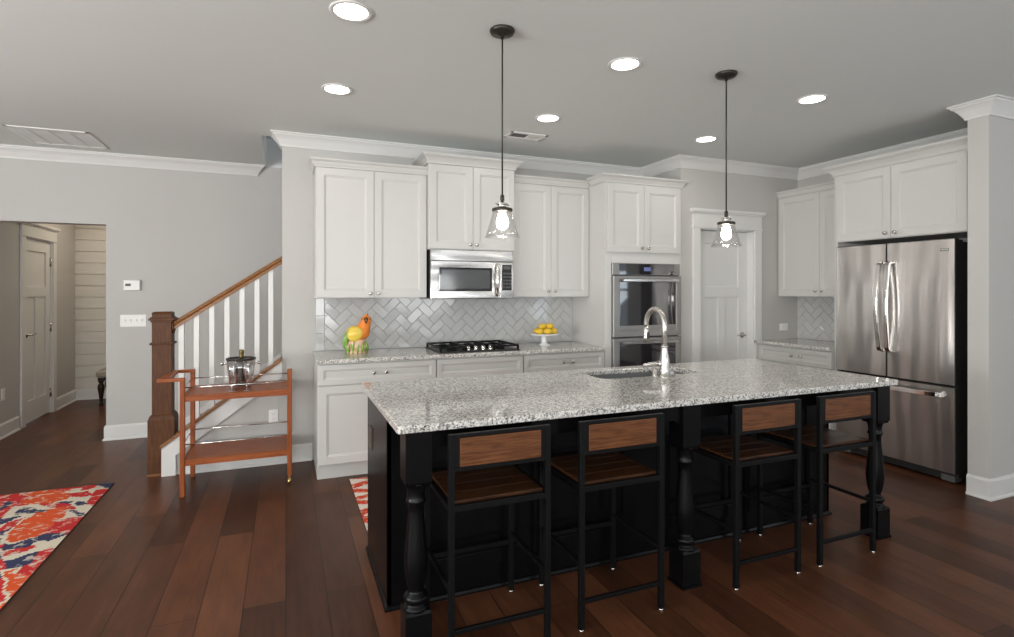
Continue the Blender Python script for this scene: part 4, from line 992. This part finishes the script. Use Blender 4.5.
# ------------------------------------------------------------------ rugs
_s, _c = math.sin(YAW), math.cos(YAW)
def ground(px, py):
    u, v = (px - 507) / FPX, (HOR - py) / FPX; t = -CAM_H / v
    return ((_s + u * _c) * t, (_c - u * _s) * t)
R_, O_, N_, C_ = 1, 2, 3, 0
SHAPES = [(R_, [(0, 495), (16.3, 493.5), (15.5, 499.2), (9, 502.5), (0, 508.2)]), (N_, [(0, 509), (8.6, 502.5), (12.2, 504.5), (0, 511.9)]),
 (R_, [(14, 505), (8, 511), (3, 517), (0, 518), (0, 514.5)]),
 (R_, [(16.3, 501.3), (22.9, 497.6), (30.2, 498.4), (38, 501.7), (25.3, 504.9), (16, 505.3)]),
 (O_, [(31.8, 493.9), (60, 489.4), (63.9, 488.8), (63.9, 491.9), (60, 492.7), (35.1, 495.6)]),
 (O_, [(31, 498.8), (60, 495.5), (62.2, 496.8), (61.4, 500), (50, 503), (31.8, 504.1)]),
 (R_, [(40.8, 505.3), (60, 507), (70.4, 508.6), (72.8, 509.8), (60, 509.4), (42, 506.2)]),
 (N_, [(15.5, 516), (23.3, 508.6), (49, 511.9), (28.6, 514.3)]),
 (O_, [(12, 538.4), (25, 527), (38.4, 514.7), (60, 511), (68, 510), (62, 513.5), (56, 520), (52, 525), (43.8, 532.7), (28, 538), (20, 540)]),
 (R_, [(53, 531.3), (59.4, 524), (70, 521.4), (78, 521.5), (73, 527), (65, 534), (58, 534)]),
 (R_, [(94.5, 497.6), (95.7, 493.1), (109, 491.5), (96, 506), (90, 503.3)]), (N_, [(95.7, 484.1), (118, 481), (110, 490), (100.6, 487)]),
 (R_, [(85, 486.2), (91.6, 485), (93, 487.8), (85, 489.4)]), (R_, [(74.5, 495.5), (84.3, 493.9), (85, 496.4), (72.8, 497.2)]),
 (R_, [(64, 489), (80, 487), (84, 488), (64, 490.6)]),
 (N_, [(58.2, 503.7), (72, 502.5), (66.3, 504.8)]), (N_, [(75.3, 504.5), (80.2, 502.6), (85.9, 505.3), (78.5, 506.4)]), (N_, [(72, 513), (73.7, 511.5), (82.6, 515.5), (77.7, 517.4)]),
 (N_, [(0, 520.4), (18, 518), (8.2, 523.7), (0, 525)]), (R_, [(0, 531), (8.5, 526), (20, 521.6), (8.5, 528.8), (0, 534)]), (N_, [(0, 534.5), (10.6, 530), (0, 539)]),
 (N_, [(4.2, 549.7), (10, 543), (15.6, 545.5), (30, 541), (34, 539), (43.8, 535.6), (63.6, 535.6), (46.7, 543.3), (38, 542), (25.5, 548.3), (8.5, 550.4)]),
 (R_, [(0, 556), (28.3, 548.3), (25.5, 551), (0, 559.6)]), (R_, [(0, 547.6), (5.7, 548.3), (0, 552.5)]),
 (N_, [(0, 565.3), (38.2, 553.3), (30.4, 562.4), (24, 567.4), (0, 570.2)]),
 (R_, [(22.6, 571.6), (31.8, 561), (44, 553.5), (50, 553), (30.4, 576)]),
 (O_, [(0, 575.9), (17, 573.8), (11.3, 578.7), (21.9, 580.8), (30, 581), (0, 612)])]
def grow(pl, f):
    cx_, cy_ = sum(p[0] for p in pl) / len(pl), sum(p[1] for p in pl) / len(pl)
    out = []
    for p in pl:
        d = math.hypot(p[0] - cx_, p[1] - cy_) or 1; e = 1 + f / d
        out.append((cx_ + (p[0] - cx_) * e, cy_ + (p[1] - cy_) * e))
    return out
GS = sorted(((k, grow([ground(*p) for p in pl], .045 if k in (1, 2) else .015)) for k, pl in SHAPES), key=lambda q: q[0] == 3)
BB = [(min(p[0] for p in pl), max(p[0] for p in pl), min(p[1] for p in pl), max(p[1] for p in pl)) for _, pl in GS]
def inside(x, y, pl):
    c = False; j = len(pl) - 1
    for i in range(len(pl)):
        if (pl[i][1] > y) != (pl[j][1] > y) and x < (pl[j][0] - pl[i][0]) * (y - pl[i][1]) / (pl[j][1] - pl[i][1]) + pl[i][0]: c = not c
        j = i
    return c
RX0, RX1, RY0, RY1 = -2.62, -1.178, 2.36, 4.815
def rug_color(x, y):
    """flag collage: one block of flags, repeated turned and mirrored over the rug"""
    x += .006 * math.sin(37 * y + 11 * x) + .004 * math.sin(91 * x); yv = y + .006 * math.sin(41 * x + 5) + .004 * math.sin(83 * y)
    XA, XB, YA, YB = -1.868, -1.178, 3.17, 4.815
    if x < XA: x = 2 * XA - x
    if x > XB: x = 2 * XB - x
    if yv < YA: yv = 2 * YA - yv
    if (x - XA) * (YB - YA) + (yv - YB) * (XB - XA) < 0: x, yv = XA + XB - x, YA + YB - yv
    k = 0
    for (c, pl), b in zip(GS, BB):
        if b[0] <= x <= b[1] and b[2] <= yv <= b[3] and inside(x, yv, pl): k = c
    return k
def rug(name, label, x0, x1, y0, y1, cell, fn, mats, edge_i, cat='rug'):
    nxn, nyn = round((x1 - x0) / cell), round((y1 - y0) / cell); mb = MB(); zt = .009
    vid = {}
    for i in range(nxn + 1):
        for j in range(nyn + 1): vid[i, j] = mb.V((x0 + (x1 - x0) * i / nxn, y0 + (y1 - y0) * j / nyn, zt))
    for i in range(nxn):
        for j in range(nyn):
            mb.mi = fn(x0 + (x1 - x0) * (i + .5) / nxn, y0 + (y1 - y0) * (j + .5) / nyn); mb.F([vid[i, j], vid[i + 1, j], vid[i + 1, j + 1], vid[i, j + 1]])
    mb.mi = edge_i
    o_ = [mb.V(p) for p in ((x0 - .004, y0 - .004, .0005), (x1 + .004, y0 - .004, .0005), (x1 + .004, y1 + .004, .0005), (x0 - .004, y1 + .004, .0005))]
    mb.F([vid[i, 0] for i in range(nxn + 1)][::-1] + [o_[0], o_[1]]); mb.F([vid[nxn, j] for j in range(nyn + 1)][::-1] + [o_[1], o_[2]])
    mb.F([vid[i, nyn] for i in range(nxn + 1)] + [o_[2], o_[3]]); mb.F([vid[0, j] for j in range(nyn + 1)] + [o_[3], o_[0]]); mb.F(o_[::-1])
    return tag(mb.build(name, mats, recalc=False), label, cat)
rug('area_rug', 'red, white and navy flag-patterned rug on the dark floor', RX0, RX1, RY0, RY1, .0125, rug_color, [M['rug_cream'], M['rug_red'], M['rug_orange'], M['rug_navy'], M['rug_edge']], 4)
def runner_color(x, y):
    a = (x - .443) / .15; k = math.floor(a); a -= k
    if k % 2: a = 1 - a
    v = (4.235 - y) / .27 + (.5 if k % 2 else 0) + .10 * math.sin(y * 9); v -= math.floor(v)
    return 1 if abs(v - .20) < .19 * (1 - a) or abs(v - .68) < .25 * a else 0
rug('runner_rug', 'red runner rug with white triangles between island and base cabinets', .443, 2.55, 3.13, 4.24, .0125, runner_color, [M['runner_red'], M['runner_white'], M['rug_edge']], 2)

# ------------------------------------------------------------------ ceiling fittings
def make_can(x, y, label):
    r = thing('recessed_light', label, 'ceiling light', (x, y, CEIL), 'recessed lights in the ceiling')
    b = MB(); b.lathe([(.076, -.0005), (.098, -.0005), (.098, -.004), (.092, -.007), (.080, -.006), (.076, -.003)], (x, y, CEIL), 40, cap=False); b.build('trim_ring', M['trim'], r)
    b = MB(); b.lathe([(.079, -.001), (.079, -.0035), (.060, -.005), (.003, -.006)], (x, y, CEIL), 40); b.build('lens', M['can_glow'], r)
    return r
CANS = [(.281, 2.622, 'recessed light at the top edge of the picture, left of the first pendant'), (.306, 3.668, 'recessed light above the left end of the kitchen, farther back'), (1.831, 3.684, 'recessed light beside the small ceiling vent'),
        (1.806, 2.641, 'recessed light midway between the two pendants'), (3.341, 3.682, 'recessed light just left of the second pendant, in front of the oven cabinet'), (3.312, 2.643, 'recessed light nearest the refrigerator')]
for i, (x, y, lab) in enumerate(CANS):
    if i == 0: c0 = make_can(x, y, lab); c = c0
    else: c = copy_tree(c0); c.location = (x, y, CEIL); c['label'] = lab
    d = bpy.data.lights.new('downlight', 'AREA'); d.shape = 'DISK'; d.size = .15; d.energy = CAN_WATTS; d.color = (1, .93, .84)
    l = bpy.data.objects.new('downlight', d); COL.objects.link(l); l.location = (x, y, CEIL - .012)
def make_pendant(x, y, label):
    r = thing('pendant_light', label, 'pendant light', (x, y, CEIL), 'pendants over the island')
    b = MB(); b.lathe([(.062, 0), (.064, -.006), (.058, -.018), (.040, -.026), (.010, -.030), (.006, -.046)], (x, y, CEIL), 32); b.build('canopy', M['bronze'], r)
    b = MB(); b.tube([(x, y, CEIL - .03), (x, y, 1.90)], .0042, 8); b.build('stem', M['bronze'], r)
    b = MB(); b.lathe([(.004, 1.915), (.010, 1.91), (.011, 1.885), (.007, 1.88)], (x, y, -.007), 16); b.build('coupling', M['bronze'], r)
    b = MB(); b.lathe([(.007, 1.885), (.010, 1.875), (.024, 1.872), (.026, 1.866), (.022, 1.862), (.022, 1.850), (.026, 1.846)], (x, y, -.007), 20)
    for sx in (-1, 1): b.tube([(x + sx * .022, y, 1.859), (x + sx * .036, y, 1.859)], .005, 8)
    b.build('socket', M['nickel'], r)
    b = MB(); b.lathe([(.020, 1.848), (.048, 1.846), (.052, 1.842), (.052, 1.832), (.048, 1.829), (.020, 1.829)], (x, y, -.007), 28); b.build('collar', M['bronze'], r)
    b = MB(); b.lathe([(.046, 1.832), (.050, 1.82), (.060, 1.785), (.075, 1.735), (.088, 1.699), (.0845, 1.699), (.072, 1.735), (.057, 1.785), (.047, 1.82), (.043, 1.832)], (x, y, -.007), 40, cap=False); b.build('glass_shade', M['glass'], r)
    b = MB(); b.lathe([(.014, 1.826), (.017, 1.815), (.025, 1.798), (.030, 1.778), (.028, 1.758), (.018, 1.743), (.003, 1.738)], (x, y, -.007), 20); b.build('bulb', M['bulb_glow'], r)
    return r
p0 = make_pendant(1.003, 2.53, 'left glass pendant hanging over the island')
p1 = copy_tree(p0); p1.location = (2.450, 2.53, CEIL); p1['label'] = 'right glass pendant hanging over the island'
def vent(name, label, x0, x1, y0, y1, back):
    r = thing(name, label, 'ceiling vent', ((x0 + x1) / 2, (y0 + y1) / 2, CEIL))
    b = MB(); w = .028
    for q in ((x0, x1, y0, y0 + w), (x0, x1, y1 - w, y1), (x0, x0 + w, y0, y1), (x1 - w, x1, y0, y1)): b.box(q[0], q[1], q[2], q[3], CEIL - .008, CEIL - .0005)
    b.build('frame', M['plate'], r, 0.002)
    b = MB(); b.box(x0 + w, x1 - w, y0 + w, y1 - w, CEIL - .0015, CEIL - .0006); b.build('backing', back, r)
    return r, w
r, w = vent('ceiling_vent', 'large white return vent on the ceiling at the left', -2.06, -1.50, 5.43, 5.99, M['plate'])
for k in range(24):
    s_ = MB(); y = 5.43 + w + (5.99 - 5.43 - 2 * w) * (k + .5) / 24
    s_.prism([(-.0085, -.0062), (-.0085, -.0072), (.0085, -.0052), (.0085, -.0042)], lambda a, z: (-2.06 + w, y + a, CEIL + z), lambda a, z: (-1.50 - w, y + a, CEIL + z)); s_.build('slat', M['plate'], r)
for k in range(1, 4):
    s_ = MB(); x = -2.06 + .56 * k / 4; s_.box(x - .005, x + .005, 5.43 + w, 5.99 - w, CEIL - .0095, CEIL - .008); s_.build('rib', M['trim'], r)
r, w = vent('ceiling_vent', 'small supply vent on the ceiling above the microwave cabinet', 1.70, 2.04, 4.09, 4.26, M['vent_dark'])
for k in range(10):
    s_ = MB(); x = 1.70 + w + (.34 - 2 * w) * (k + .5) / 10; tilt = .006 if k < 5 else -.006
    s_.prism([(-tilt, -.0075), (-tilt + .0015, -.0078), (tilt, -.0018), (tilt - .0015, -.0015)], lambda a, z: (x + a, 4.09 + w, CEIL + z), lambda a, z: (x + a, 4.26 - w, CEIL + z)); s_.build('slat', M['plate'], r)

# ------------------------------------------------------------------ hall
bn = thing('hall_bench', 'beige upholstered bench with dark turned legs at the end of the hall', 'bench', (-1.685, 8.35, 0))
b = MB(); b.box(-2.185, -1.185, 8.14, 8.54, .345, .435); b.build('cushion', M['upholstery'], bn, 0.03, 4)
b = MB(); b.box(-2.165, -1.205, 8.16, 8.52, .31, .346); b.build('seat_rail', M['dark_wood'], bn, 0.004)
for x in (-2.135, -1.235):
    for y in (8.19, 8.49):
        b = MB(); b.lathe([(.022, 0), (.026, .015), (.016, .035), (.018, .06), (.026, .14), (.038, .21), (.036, .25), (.020, .275), (.030, .29), (.034, .312)], (x, y, 0), 18); b.build('leg', M['dark_wood'], bn)
for lx_, ly_, wv in ((-1.8, 7.95, HALL_WATTS), (-0.6, 7.6, HALL_WATTS)):  # fill lamps added out of view to brighten the hall, no fitting there
    d = bpy.data.lights.new('hall_fill_light', 'AREA'); d.shape = 'DISK'; d.size = .3; d.energy = wv; d.color = (1, .86, .68)
    l = bpy.data.objects.new('hall_fill_light', d); COL.objects.link(l); l.location = (lx_, ly_, CEIL - .03)
